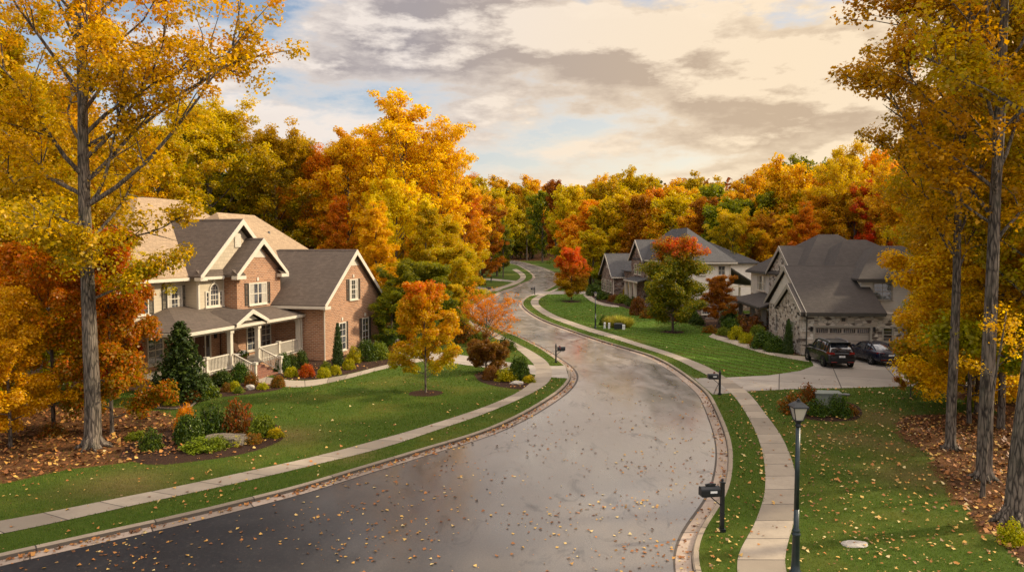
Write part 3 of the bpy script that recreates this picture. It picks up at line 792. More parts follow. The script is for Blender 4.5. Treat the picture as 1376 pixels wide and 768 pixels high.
def fallen():
    V = []; A = []
    def add(x, y, off, size, lo, hi, dark=.15, tilt=.3):
        if len(x) == 0: return
        z = gz(x, y) + off
        q = leaf_quads(x, y, z + size * .15, size * np.ones(len(x)), tilt)
        q[:, :, 2] = np.maximum(q[:, :, 2], (z - .0)[:, None] + .004)
        V.append(q.reshape(-1, 3))
        at = np.ones((len(x), 4)); at[:, 0] = RNG.uniform(lo, hi, len(x)); at[:, 1] = RNG.random(len(x)) < dark
        A.append(np.repeat(at, 4, 0))
    for y0, y1, dn, sz in ((15, 24, 6.5, .088), (24, 34, 4.8, .098), (34, 46, 2.6, .105), (46, 64, .9, .125), (64, 100, .25, .15)):
        x, y = scatter(y0, y1, dn * 3)
        cl = np.sin(x * .9 + np.sin(y * .7) * 2) * np.cos(y * .8 + np.sin(x * .6)) * .5 + .5
        rd = onroad(x, y, .2); hd = hard(x, y)
        u = RNG.random(len(x))
        lawn = ~rd & ~hd
        right = x > 0
        pr = np.where(right, .55 + .45 * cl, .12 + .4 * cl ** 2)
        # thicker near the woods on either side
        pr = np.where(right & (y > 46), .12, pr)
        pr = np.where(~right & (x > -9), pr * .4, pr)
        k = lawn & (u < pr)
        add(x[k], y[k], .035, sz, .25, 1, .12)
        k = hd & (u < .13 * (y < 46)); add(x[k], y[k], .018, sz, .1, .9, .3, .15)
        k = rd & (u < (.12 + .75 * cl ** 2) * np.clip((48 - y) / 20, 0, 1)); add(x[k], y[k], -.122, sz * .95, .1, 1, .25, .2)
        k = rd & (x > xr(y) - 2.6) & (u > .85) & (y < 48); add(x[k], y[k], -.122, sz * .9, .05, .8, .4, .2)
    # gutters
    for P, s, dn in ((KL, 1, 26), (KR, -1, 8)):
        m = P[(P[:, 1] > 14) & (P[:, 1] < 75)]
        for y0, y1, k in ((14, 40, 1), (40, 75, .5)):
            q = m[(m[:, 1] >= y0) & (m[:, 1] < y1)]
            ln = np.hypot(*np.diff(q, axis=0).T).sum(); n = int(ln * dn * k)
            i = RNG.integers(0, len(q), n); d = .24 + np.abs(RNG.normal(0, .16, n))
            T = np.gradient(q, axis=0); T /= np.hypot(*T.T)[:, None]; N = np.c_[T[:, 1], -T[:, 0]]
            clump = (np.sin(i * .21) + np.sin(i * .083 + 2) > -.5) | (RNG.random(n) < .35)
            p = q[i] + N[i] * (s * d)[:, None] + T[i] * RNG.uniform(-.2, .2, n)[:, None]
            p = p[clump]
            add(p[:, 0], p[:, 1], -.105, .1, .1, .75, .3, .45)
    # woodland litter
    for y0, y1, dn, sz in ((15, 26, 42, .12), (26, 36, 34, .13), (36, 55, 7, .17), (55, 90, 1.2, .22)):
        x, y = scatter(y0, y1, dn, .8)
        k = (litter_mask(x, y) > .5) & ~hard(x, y) & ~onroad(x, y)
        add(x[k], y[k], .02, sz, 0, .8, .4, .5)
    x, y = scatter(20, 75, 5)
    k = beds(x, y); add(x[k], y[k], .02, .11, .1, .9, .3, .4)
    o = np_mesh('fallen_leaves', np.vstack(V), 4, mat_fallen(), attr=np.vstack(A))
    tag(o, 'fallen autumn leaves scattered over lawns, gutters and road', 'leaves', kind='stuff')
fallen()

# ------------------------------------------------------------------ sky, sun, camera
def world():
    w = bpy.data.worlds.new('World'); S.world = w; w.use_nodes = True
    t = w.node_tree; t.nodes.clear()
    h = NT.__new__(NT); h.t = t; h.mat = None
    sky = t.nodes.new('ShaderNodeTexSky'); sky.sky_type = 'NISHITA'; sky.sun_disc = False
    sky.sun_elevation = SUN_EL; sky.sun_rotation = SUN_AZ; sky.air_density = 1.0; sky.dust_density = 1.2; sky.ozone_density = 1.5
    b1 = h.n('ShaderNodeBackground', i={'Color': sky.outputs[0], 'Strength': .15})
    d = h.n('ShaderNodeTexCoord').outputs['Generated']
    s = h.n('ShaderNodeSeparateXYZ', i={0: d})
    def dens(off):
        p = h.mapping(d, (1, 1, 3.0), (0, 0, 0), (SKX + off[0], SKY_ + off[1], off[2]))
        big = h.noise(p, 2.3, 2, .5, .0)
        det = h.noise(p, 5.4, 10, .61, .0)
        return h.math('ADD', h.math('MULTIPLY', big, .6), h.math('MULTIPLY', det, .5))
    left = h.ramp(s.outputs[0], -.55, -.15, -.075, .05)
    n0 = h.math('ADD', dens((0, 0, 0)), left); n1 = h.math('ADD', dens((.045, .0, .09)), left)
    fac = h.ramp(n0, .5, .575)
    ga = R(27); sunv = (math.sin(ga) * math.cos(.12), math.cos(ga) * math.cos(.12), math.sin(.12))
    dt = h.n('ShaderNodeVectorMath', operation='DOT_PRODUCT', i={0: d, 1: sunv}).outputs['Value']
    glow = h.ramp(dt, .82, .99)
    thick = h.ramp(n0, .515, .63)
    lit = h.ramp(h.math('SUBTRACT', n0, n1), -.022, .035)
    dark = h.mix(glow, (.41, .365, .37), (.62, .47, .33))
    brt = h.mix(glow, (.95, .85, .77), (1.04, .84, .6))
    sh = h.math('MULTIPLY', thick, h.ramp(lit, 0, 1, 1, .12))
    c = h.mix(sh, brt, dark)
    low = h.math('MULTIPLY', h.ramp(s.outputs[2], .03, .15, 1, 0), h.ramp(glow, 0, .6, .2, .5))
    c = h.mix(low, c, h.mix(glow, (.74, .65, .55), (1.1, .92, .64)))
    # added fill light: unseen sky overhead and behind the viewer is brightened
    up = h.ramp(s.outputs[2], .42, .75, 1, SKUP); bk = h.ramp(s.outputs[1], .35, -.3, 1, SKBK)
    b2 = h.n('ShaderNodeBackground', i={'Color': c, 'Strength': h.math('MULTIPLY', up, bk)})
    hz = h.ramp(s.outputs[2], .0, .3, .9, .12)
    hazecol = h.mix(glow, (.68, .7, .7), (1.18, .96, .64))
    b3 = h.n('ShaderNodeBackground', i={'Color': hazecol, 'Strength': .98})
    m0 = h.n('ShaderNodeMixShader', i={0: hz, 1: b1.outputs[0], 2: b3.outputs[0]})
    m = h.n('ShaderNodeMixShader', i={0: fac, 1: m0.outputs[0], 2: b2.outputs[0]})
    o = h.n('ShaderNodeOutputWorld'); t.links.new(m.outputs[0], o.inputs[0])
SKX, SKY_ = 31.93, 9.9
SKUP, SKBK = 2.3, 1.65
world()
sl = bpy.data.lights.new('sun', 'SUN'); sl.energy = 5.0; sl.angle = R(2.5); sl.color = (1.0, .84, .6)
so = bpy.data.objects.new('sun', sl); COL.objects.link(so)
sd = Vector((math.sin(SUN_AZ) * math.cos(SUN_EL), math.cos(SUN_AZ) * math.cos(SUN_EL), math.sin(SUN_EL)))
so.rotation_euler = sd.to_track_quat('Z', 'Y').to_euler(); so.location = (60, 40, 60)
cam = bpy.data.cameras.new('camera'); co = bpy.data.objects.new('camera', cam); COL.objects.link(co)
cam.sensor_width = 36; cam.lens = 1000 / 1376 * 36; cam.clip_end = 6000; cam.clip_start = .1
co.location = (0, 0, CAMH); co.rotation_euler = (math.pi / 2 - PITCH, 0, 0)
S.camera = co
S.view_settings.view_transform = 'Standard'; S.view_settings.look = 'None'; S.view_settings.exposure = 0; S.view_settings.gamma = 1
S.cycles.max_bounces = 6; S.cycles.transparent_max_bounces = 6; S.cycles.diffuse_bounces = 3; S.cycles.glossy_bounces = 3; S.cycles.transmission_bounces = 4
S.cycles.use_denoising = True

# ------------------------------------------------------------------ building helpers (house-local metres, x to the street side, y away, z up)
def FACE(face, pos):
    """returns f(a, b, n) -> local point; a runs along the wall, b up, n out of the wall"""
    if face == '+X': return lambda a, b, n: (pos + n, a, b)
    if face == '-X': return lambda a, b, n: (pos - n, a, b)
    if face == '-Y': return lambda a, b, n: (a, pos - n, b)
    return lambda a, b, n: (a, pos + n, b)
def fbox(mb, F, a0, a1, b0, b1, n0, n1):
    p, q = F(a0, b0, n0), F(a1, b1, n1)
    mb.box(p[0], q[0], p[1], q[1], p[2], q[2])

def window(house, face, pos, a0, a1, b0, b1, cols=2, rows=2, trim=M['white'], shutters=False, sash=1, arch=False, sill=True, tw=.09, curtain=False, name='window', label=None, lintel=False):
    F = FACE(face, pos); mb = MB()
    fbox(mb, F, a0 - tw, a0, b0 - tw, b1 + tw, 0, .07); fbox(mb, F, a1, a1 + tw, b0 - tw, b1 + tw, 0, .07)
    fbox(mb, F, a0, a1, b1, b1 + tw, 0, .068); fbox(mb, F, a0, a1, b0 - tw, b0, 0, .068)
    w = a1 - a0; h = b1 - b0
    for s in range(1, sash): fbox(mb, F, a0 + w * s / sash - .05, a0 + w * s / sash + .05, b0, b1, 0, .062)
    fbox(mb, F, a0, a1, b0 + h * .5 - .03, b0 + h * .5 + .03, .0, .058)
    for s in range(sash):
        c0 = a0 + w * s / sash; cw = w / sash
        for i in range(1, cols): fbox(mb, F, c0 + cw * i / cols - .013, c0 + cw * i / cols + .013, b0, b1, 0, .05)
        for i in range(1, rows):
            if i * 2 != rows: fbox(mb, F, c0, c0 + cw, b0 + h * i / rows - .013, b0 + h * i / rows + .013, 0, .048)
    if sill: fbox(mb, F, a0 - tw - .06, a1 + tw + .06, b0 - tw - .07, b0 - tw, 0, .13)
    if lintel: fbox(mb, F, (a0 + a1) / 2 - .1, (a0 + a1) / 2 + .1, b1 + tw + .12, b1 + tw + .36, 0, .06)
    o = mb.build(name, trim, house)
    if label: o['label'] = label
    g = MB(); fbox(g, F, a0, a1, b0, b1, .0, .03); g.build('pane', M['glass'], o)
    if curtain:
        for q0, q1 in ((a0, a0 + w * .28), (a1 - w * .28, a1)): g = MB(); fbox(g, F, q0, q1, b0, b1, .0, .036); g.build('curtain', M['curtain'], o)
    if shutters:
        for sa in (-1, 1):
            e = a0 - tw - .02 if sa < 0 else a1 + tw + .02; f = e + sa * min(.42, w * .36)
            sh = MB(); x0, x1 = min(e, f), max(e, f); y0, y1 = b0 - tw, b1 + tw
            fbox(sh, F, x0, x0 + .05, y0, y1, 0, .05); fbox(sh, F, x1 - .05, x1, y0, y1, 0, .05)
            for q in (y0, (y0 + y1) / 2 - .03, y1 - .06): fbox(sh, F, x0 + .05, x1 - .05, q, q + .06, 0, .048)
            k = int((y1 - y0) / .075)
            for i in range(k): fbox(sh, F, x0 + .05, x1 - .05, y0 + .075 * i + .01, y0 + .075 * i + .05, 0, .03 + .008 * (i % 2))
            sh.build('shutter', M['shutter'], o)
    return o

def arch_window(house, face, pos, c, b0, w, h, side=True):
    F = FACE(face, pos); mb = MB(); n = 14; r = w / 2
    def arc(rad, nn): return [(c + rad * math.cos(t), b0 + h - r + rad * math.sin(t)) for t in np.linspace(0, math.pi, nn)]
    o1, i1 = arc(r + .1, n), arc(r, n)
    for k in range(n - 1):
        p = [F(*i1[k], 0), F(*o1[k], 0), F(*o1[k + 1], 0), F(*i1[k + 1], 0), F(*i1[k], .08), F(*o1[k], .08), F(*o1[k + 1], .08), F(*i1[k + 1], .08)]
        mb.hexa(p)
    fbox(mb, F, c - r - .1, c - r, b0 - .1, b0 + h - r, 0, .08); fbox(mb, F, c + r, c + r + .1, b0 - .1, b0 + h - r, 0, .08); fbox(mb, F, c - r, c + r, b0 - .1, b0, 0, .078)
    for k in (-1 / 3, 1 / 3): fbox(mb, F, c + k * r - .02, c + k * r + .02, b0, b0 + h - .12, 0, .055)
    for k in (.25, .5, .73): fbox(mb, F, c - r, c + r, b0 + h * k - .02, b0 + h * k + .02, 0, .052)
    fbox(mb, F, c - .09, c + .09, b0 + h + .08, b0 + h + .34, 0, .1)
    if side:
        for s in (-1, 1):
            x0 = c + s * (r + .16); x1 = c + s * (r + .46)
            fbox(mb, F, min(x0, x1) - .05, max(x0, x1) + .05, b0 - .1, b0, 0, .07); fbox(mb, F, min(x0, x1) - .05, max(x0, x1) + .05, b0 + h * .62, b0 + h * .62 + .1, 0, .07)
            fbox(mb, F, x1 - .05, x1 + .05, b0, b0 + h * .62, 0, .07); fbox(mb, F, x0 - .04, x0 + .04, b0, b0 + h * .62, 0, .066)
            for k in (.2, .4): fbox(mb, F, min(x0, x1), max(x0, x1), b0 + h * k - .015, b0 + h * k + .015, 0, .05)
    fbox(mb, F, c - r - .6, c + r + .6, b0 - .18, b0 - .1, 0, .14)
    o = mb.build('window', M['white'], house); o['label'] = 'arched window with narrow side lights'
    g = MB(); pts = [(c - r, b0), (c + r, b0)] + arc(r, n)
    P = [F(a, b, .03) for a, b in pts]; g.poly(P)
    if side:
        for s in (-1, 1): fbox(g, F, c + s * (r + .18), c + s * (r + .44), b0, b0 + h * .62, 0, .03)
    g.build('pane', M['glass'], o)

def gable(mb, axis, a0, a1, c0, c1, ze, zr, t=.16, cm=None):
    """two roof slabs; the ridge runs along `axis` from a0 to a1, the eaves are at c0 and c1"""
    cm = (c0 + c1) / 2 if cm is None else cm
    if axis == 'X':
        mb.slab([(a0, c0, ze), (a1, c0, ze), (a1, cm, zr), (a0, cm, zr)], t); mb.slab([(a0, cm, zr), (a1, cm, zr), (a1, c1, ze), (a0, c1, ze)], t)
    else:
        mb.slab([(c0, a1, ze), (c0, a0, ze), (cm, a0, zr), (cm, a1, zr)], t); mb.slab([(cm, a1, zr), (cm, a0, zr), (c1, a0, ze), (c1, a1, ze)], t)
def rake(mb, axis, a, c0, c1, ze, zr, t=.16, w=.22, d=.05, cm=None, n=1):
    """white boards along a gable's sloping edges at coordinate a, n = outward sign"""
    cm = (c0 + c1) / 2 if cm is None else cm
    for c in (c0, c1):
        p = [(c, ze + .02), (cm, zr + .02), (cm, zr - t - w), (c, ze - t - w * .55)]
        mb.prism(p, axis, a + n * .004, a + n * d)
def ridgecap(mb, axis, a0, a1, c, z):
    if axis == 'X': mb.prism([(c - .14, z - .07), (c, z + .035), (c + .14, z - .07)], 'X', a0, a1)
    else: mb.prism([(c - .14, z - .07), (c, z + .035), (c + .14, z - .07)], 'Y', a0, a1)
def hip(mb, x0, x1, y0, y1, ze, A, B, zr, t=.16):
    """hip roof over a rectangle with ridge ends A, B (B further along x or y)"""
    c = [(x0, y0, ze), (x1, y0, ze), (x1, y1, ze), (x0, y1, ze)]
    a = (A[0], A[1], zr); b = (B[0], B[1], zr)
    if abs(B[1] - A[1]) > abs(B[0] - A[0]):     # ridge along y
        fs = [[c[0], c[1], a], [c[1], c[2], b, a], [c[2], c[3], b], [c[3], c[0], a, b]]
    else:
        fs = [[c[0], c[1], b, a], [c[1], c[2], b], [c[2], c[3], a, b], [c[3], c[0], a]]
    for f in fs: mb.slab(f, t)
def eave(mb, axis, c, a0, a1, z, t=.16, w=.16):
    """fascia and gutter along an eave; runs along axis at coordinate c"""
    if axis == 'X': mb.box(a0, a1, c - .07, c + .07, z - t - w + .06, z - t + .085)
    else: mb.box(c - .07, c + .07, a0, a1, z - t - w + .06, z - t + .085)
class Parts:
    """each rake, eave or box call becomes a part of its own"""
    def __init__(s, name, mat, parent): s.a = (name, mat, parent)
    def go(s, fn, *k, **kw): mb = MB(); fn(mb, *k, **kw); mb.build(*s.a); return s
    def box(s, *k): mb = MB(); mb.box(*k); mb.build(*s.a); return s
    def prism(s, *k): mb = MB(); mb.prism(*k); mb.build(*s.a); return s
def railing(parent, A, B, z0, z1, zb0=None, zb1=None, name='railing', sp=.13):
    """balustrade from A to B; floor heights z0, z1 at the two ends"""
    A = Vector((*A, z0)); B = Vector((*B, z1)); mb = MB(); up = Vector((0, 0, 1))
    mb.beam(A + up * .9, B + up * .9, .09, .07); mb.beam(A + up * .12, B + up * .12, .06, .06)
    n = max(2, int((B - A).length / sp))
    for i in range(1, n):
        p = A.lerp(B, i / n); mb.box(p.x - .022, p.x + .022, p.y - .022, p.y + .022, p.z + .12, p.z + .88)
    return mb.build(name, M['white'], parent)
def column(parent, x, y, z0, z1, w=.26, m=None, name='porch_column'):
    mb = MB(); h = w / 2
    mb.box(x - h, x + h, y - h, y + h, z0, z1); mb.box(x - h - .05, x + h + .05, y - h - .05, y + h + .05, z0 + .002, z0 + .2)
    mb.box(x - h - .05, x + h + .05, y - h - .05, y + h + .05, z1 - .16, z1 - .002)
    return mb.build(name, m or M['white'], parent)

# ================================================================== red brick house on the left
TA = R(14); gA = G(435, 485)
A_ = empty('brick_house', (gA[0], gA[1], 0), -TA, 'large red brick house with cream gables, white railed porch and dark shutters', 'house')
def build_A():
    H = A_
    # walls
    mb = MB()
    mb.prism([(.25, -.3), (9.5, -.3), (9.5, 4.25), (4.88, 7.72), (.25, 4.25)], 'X', 0, -9)
    mb.box(-5.3, -4, -4.35, 1.0, -.3, 6.5)
    mb.prism([(-4.35, 6.5), (1.0, 6.5), (-1.72, 8.35)], 'X', -4, -4.9)
    mb.box(-18, -5.6, -13, -4.2, -.3, 3.6)
    mb.build('wall', M['brick'], H)
    mb = MB()
    mb.box(-18, -5, -7.0, 11.3, 3.62, 6.4); mb.box(-18, -6, -12.8, -7.0, 3.62, 6.3); mb.box(-18, -9.02, -4.2, 11.3, -.3, 3.62)
    s = mb.build('wall', M['siding'], H); s['label'] = 'cream lap sided upper wall'
    # corner boards
    mb = Parts('corner_board', M['white'], H)
    for x, y in ((-5.0, -7.0), (-6.0, -12.8)): mb.box(x - .12, x + .03, y - .03, y + .14, 3.9, 6.15)
    mb.box(-5.1, -4.97, -4.45, -4.36, 3.8, 6.2)

    mb = MB(); mb.prism([(-6.9, 6.5), (1.5, 6.5), (-2.7, 9.68)], 'X', -5, -5.5)
    g = mb.build('wall', M['shingle_wall'], H); g['label'] = 'cream shingled gable wall'
    # roofs
    rf = MB()
    gable(rf, 'X', .34, -6.6, -.35, 10.1, 4.02, 7.98)
    ridgecap(rf, 'X', .34, -6.4, 4.875, 7.98)
    gable(rf, 'X', -3.6, -9.5, -4.9, 1.45, 6.32, 8.77); ridgecap(rf, 'X', -3.6, -8, -1.725, 8.77)
    gable(rf, 'X', -4.55, -11, -7.35, 1.95, 6.3, 10.08); ridgecap(rf, 'X', -4.55, -10.6, -2.7, 10.08)
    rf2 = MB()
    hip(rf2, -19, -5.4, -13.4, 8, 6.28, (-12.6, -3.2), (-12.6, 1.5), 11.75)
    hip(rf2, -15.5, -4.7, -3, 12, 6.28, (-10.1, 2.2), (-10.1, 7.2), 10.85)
    rb = rf2.build('roof', M['rooflit'], H); rb['label'] = 'tall hipped main roof with low sunlight painted into its tan shingles'
    # pent strip at the foot of the shingled gable, porch roof and its little gable
    rf.slab([(-4.6, -7.2, 6.3), (-4.6, -4.3, 6.3), (-5.0, -4.3, 6.68), (-5.0, -7.2, 6.68)], .1)
    rf.slab([(-3.62, -4.85, 6.33), (-3.62, -3.9, 6.33), (-4.02, -3.9, 6.66), (-4.02, -4.85, 6.66)], .1)
    rf.slab([(-3.62, .5, 6.33), (-3.62, 1.4, 6.33), (-4.02, 1.4, 6.66), (-4.02, .5, 6.66)], .1)
    rf.slab([(-1.6, -13, 3.4), (-1.6, .22, 3.4), (-6.1, .22, 4.42), (-6.1, -8.5, 4.42)], .14)
    rf.slab([(-7, -13, 3.4), (-1.6, -13, 3.4), (-6.1, -8.5, 4.42), (-7, -8.5, 4.42)], .14)
    gable(rf, 'X', -1.42, -4.2, -8.25, -4.7, 3.42, 4.2, .12)
    roof = rf.build('roof', M['roof'], H)
    for x, y, z in ((-9.2, -1.2, 9.2), (-8.3, 6.5, 9.0), (-3, 6.6, 6.5)):
        vp = MB(); vp.lathe([(.09, 0), (.09, .5), (0, .51)], (x, y, z), 8); vp.build('vent_pipe', M['grey'], H)
    # trims
    tr = Parts('gable_trim', M['white'], H)
    tr.go(rake, 'X', .34, -.35, 10.1, 4.02, 7.98); tr.go(rake, 'X', -3.6, -4.9, 1.45, 6.32, 8.77); tr.go(rake, 'X', -4.55, -7.35, 1.95, 6.3, 10.08); tr.go(rake, 'X', -1.42, -8.25, -4.7, 3.42, 4.2, .12, .14)
    tr = Parts('eaves_gutter', M['white'], H)
    tr.go(eave, 'X', -.38, -4.4, .33, 4.02); tr.go(eave, 'X', 10.13, -4.4, .33, 4.02)
    tr.go(eave, 'Y', -5.36, -13.4, -7.4, 6.28); tr.go(eave, 'Y', -4.58, -7.3, -4.95, 6.32); tr.go(eave, 'Y', -1.58, -13, .2, 3.4, .14); tr.go(eave, 'X', -13.02, -7, -1.6, 3.4, .14)
    tr.go(eave, 'Y', -4.68, 1.6, 12, 6.28)
    # cornice returns
    for y0, y1, z in ((-.42, .42, 4.02), (9.4, 10.15, 4.02)): tr.box(.02, .4, y0, y1, z - .3, z - .1)
    for y0, y1 in ((-4.95, -3.9), (.5, 1.5)): tr.box(-3.98, -3.56, y0, y1, 6.0, 6.24)
    tr.box(-4.96, -4.5, -7.4, -6.7, 6.0, 6.2)
    # gable peak panels
    tr = Parts('gable_panel', M['white'], H); tr.prism([(3.9, 6.75), (5.85, 6.75), (4.875, 7.5)], 'X', .002, .03); tr.prism([(-2.6, 7.45), (-.85, 7.45), (-1.72, 8.15)], 'X', -3.998, -3.96)
    tr.prism([(-7.4, 3.5), (-5.5, 3.5), (-6.45, 3.95)], 'X', -1.75, -1.7)
    v = MB(); v.box(-4.998, -4.93, -3.1, -2.4, 8.15, 9.1)
    for i in range(8): v.box(-4.93, -4.915, -3.02, -2.48, 8.2 + i * .11, 8.26 + i * .11)
    v.build('gable_vent', M['white'], H)
    # windows
    window(H, '+X', 0, 4.2, 5.45, 4.2, 5.62, 2, 4, shutters=True, lintel=True, curtain=True)
    window(H, '+X', 0, 2.4, 3.35, .5, 2.45, 2, 4, shutters=True, lintel=True)
    window(H, '+X', 0, 6.35, 7.4, .5, 2.45, 2, 4, shutters=True, lintel=True)
    window(H, '+X', -4, -2.95, -.95, 4.25, 5.6, 2, 2, sash=2, shutters=True, lintel=True, curtain=True)
    arch_window(H, '+X', -5, -5.45, 4.35, .78, 1.35)
    window(H, '+X', -6, -8.6, -7.4, 4.2, 5.6, 2, 4, shutters=True, curtain=True)
    window(H, '+X', -6, -11.6, -10.4, 4.2, 5.6, 2, 4, shutters=True)
    window(H, '+X', -4, -3.3, -2.2, 1.1, 2.75, 2, 4); window(H, '+X', -4, -1.6, -.5, 1.1, 2.75, 2, 4)
    window(H, '+X', -5.6, -10.9, -9.7, 1.2, 2.75, 2, 4)
    # door with side lights
    F = FACE('+X', -5.3)
    d = MB(); d.box(-5.6, -5.3, -8.6, -4.45, .5, 3.6); d.build('wall', M['brick'], H)
    d = MB(); fbox(d, F, -7.15, -6.15, .68, 2.75, 0, .06)
    for a in (-7.02, -6.6): 
        for b in (.85, 1.65): fbox(d, F, a, a + .34, b, b + .62, .06, .075)
    dr = d.build('door', M['woodbrown'], H)
    d = MB(); d.lathe([(.0, 0), (.035, .0), (.04, .04), (0, .06)], (-5.24, -6.28, 1.68), 8, 'X'); d.build('handle', M['chrome'], dr)
    d = MB(); fbox(d, F, -7.25, -7.15, .68, 2.9, 0, .09); fbox(d, F, -6.15, -6.05, .68, 2.9, 0, .09); fbox(d, F, -7.15, -6.15, 2.75, 2.9, 0, .088)
    fbox(d, F, -6.05, -5.6, .68, .9, 0, .07); fbox(d, F, -5.6, -5.5, .68, 2.9, 0, .09); fbox(d, F, -6.05, -5.6, 2.75, 2.9, 0, .088)
    d.build('door_frame', M['white'], H)
    d = MB(); fbox(d, F, -6.04, -5.61, .9, 2.75, 0, .03); d.build('side_light', M['glass'], H)
    d = MB(); d.box(-5.24, -5.14, -5.15, -4.95, 2.1, 2.4); d.prism([(-5.2, 2.4), (-4.9, 2.4), (-5.05, 2.52)], 'X', -5.26, -5.1); d.build('wall_lamp', M['black'], H)
    # porch
    p = MB(); p.box(-5.6, -1.7, -12.8, -.02, -.3, .66); pf = p.build('porch_base', M['brick'], H)
    p = MB(); p.box(-5.58, -1.62, -12.85, .2, .662, .72); p.build('porch_floor', M['concrete_step'], H)
    p = MB(); p.box(-2.05, -1.75, -12.6, .22, 3.02, 3.25); p.box(-6, -2.05, -12.6, -12.35, 3.02, 3.25); p.build('porch_beam', M['white'], H)
    p = MB(); p.slab([(-5.5, -12.3, 3.28), (-2.0, -12.3, 3.28), (-2.0, .2, 3.28), (-5.5, .2, 3.28)], .03); p.build('porch_ceiling', M['beige'], H)
    for y in (-12.4, -8.2, -5.25, -.15): column(H, -1.92, y, .72, 3.02)
    for y in (-10.5, -2.75): column(H, -1.92, y, .72, 1.72, .17, name='railing_post')
    railing(H, (-1.92, -12.2), (-1.92, -10.6), .68, .68); railing(H, (-1.92, -10.4), (-1.92, -8.35), .68, .68)
    railing(H, (-1.92, -5.1), (-1.92, -2.85), .68, .68); railing(H, (-1.92, -2.65), (-1.92, -.3), .68, .68)
    # brick steps
    st = MB()
    for i in range(4): st.box(-1.6 + i * .32, -1.6 + (i + 1) * .32 + .03, -7.95, -5.5, -.2, .56 - i * .155)
    st.build('steps', M['step'], H)
    for y in (-8.15, -5.3):
        column(H, -.22, y, 0, 1.12, .15, name='railing_post')
        railing(H, (-1.75, y), (-.3, y), .68, .05)
    # downpipes, roof fittings
    for x, y, z in ((.07, .1, 3.8), (-1.75, .12, 3.2)):
        dp = MB(); dp.tube([(x, y - .06, z), (x, y - .06, .1), (x + .12, y - .14, .02)], .045, 6); dp.build('downpipe', M['white'], H)
build_A()

def copy_part_children(o): pass

# rocking chair and pot on the porch
def chair(loc, rz):
    e = empty('wicker_chair', loc, rz, 'brown wicker armchair with a white cushion on the porch', 'chair')
    mb = MB(); mb.box(-.3, .3, -.28, .28, .38, .46); mb.build('seat', M['wicker'], e)
    mb = MB()
    P = [(-.3, .25, .44), (-.33, .36, .8), (-.22, .42, 1.1), (0, .44, 1.2), (.22, .42, 1.1), (.33, .36, .8), (.3, .25, .44)]
    mb.poly(P); mb.poly([(x, y - .05, z) for x, y, z in P][::-1]); mb.tube(P, .03, 6); mb.build('backrest', M['wicker'], e)
    for s in (-1, 1):
        mb = MB(); mb.tube([(s * .33, -.28, .44), (s * .34, -.26, .66), (s * .34, 0, .68), (s * .33, .3, .72)], .03, 6); mb.build('armrest', M['wicker'], e)
        for y in (-.24, .24): mb = MB(); mb.tube([(s * .27, y, .4), (s * .3, y * 1.1, 0)], [.03, .02], 6); mb.build('leg', M['wicker'], e)
    mb = MB(); mb.box(-.26, .26, -.26, .24, .462, .55); mb.build('cushion', M['cushion'], e)
def inA(x, y, z=0): 
    c, s = math.cos(TA), math.sin(TA); return (gA[0] + x * c + y * s, gA[1] - x * s + y * c, z)
chair(inA(-3.0, -5.9, .72), -TA + R(65))
def pot(loc, flowers, lab):
    e = empty('flower_pot', loc, 0, lab, 'planter')
    mb = MB(); mb.lathe([(.12, 0), (.19, .3), (.21, .3), (.21, .34), (0, .33)], (0, 0, 0), 12); mb.build('pot', M['woodbrown'], e)
    n = 260; c = RNG.normal(0, .13, (n, 3)) * [1, 1, .7] + [0, 0, .46]
    q = np.zeros(n); L_ = leaf_quads(c[:, 0], c[:, 1], c[:, 2], .09, 1)
    at = np.ones((n, 4)); at[:, 0] = RNG.random(n); at[:, 1] = RNG.random(n)
    np_mesh('foliage', L_.reshape(-1, 3), 4, L['box'], e, np.repeat(at, 4, 0))
    if flowers:
        n = 60; c = RNG.normal(0, .14, (n, 3)) * [1, 1, .4] + [0, 0, .58]; L_ = leaf_quads(c[:, 0], c[:, 1], c[:, 2], .08, 1)
        np_mesh('blossom', L_.reshape(-1, 3), 4, M['flower'], e)
pot(inA(-2.6, -5.75, .72), True, 'pot of white flowers beside the wicker chair on the porch')
pot(inA(-4.9, -7.75, .72), False, 'leafy potted plant beside the front door on the porch')

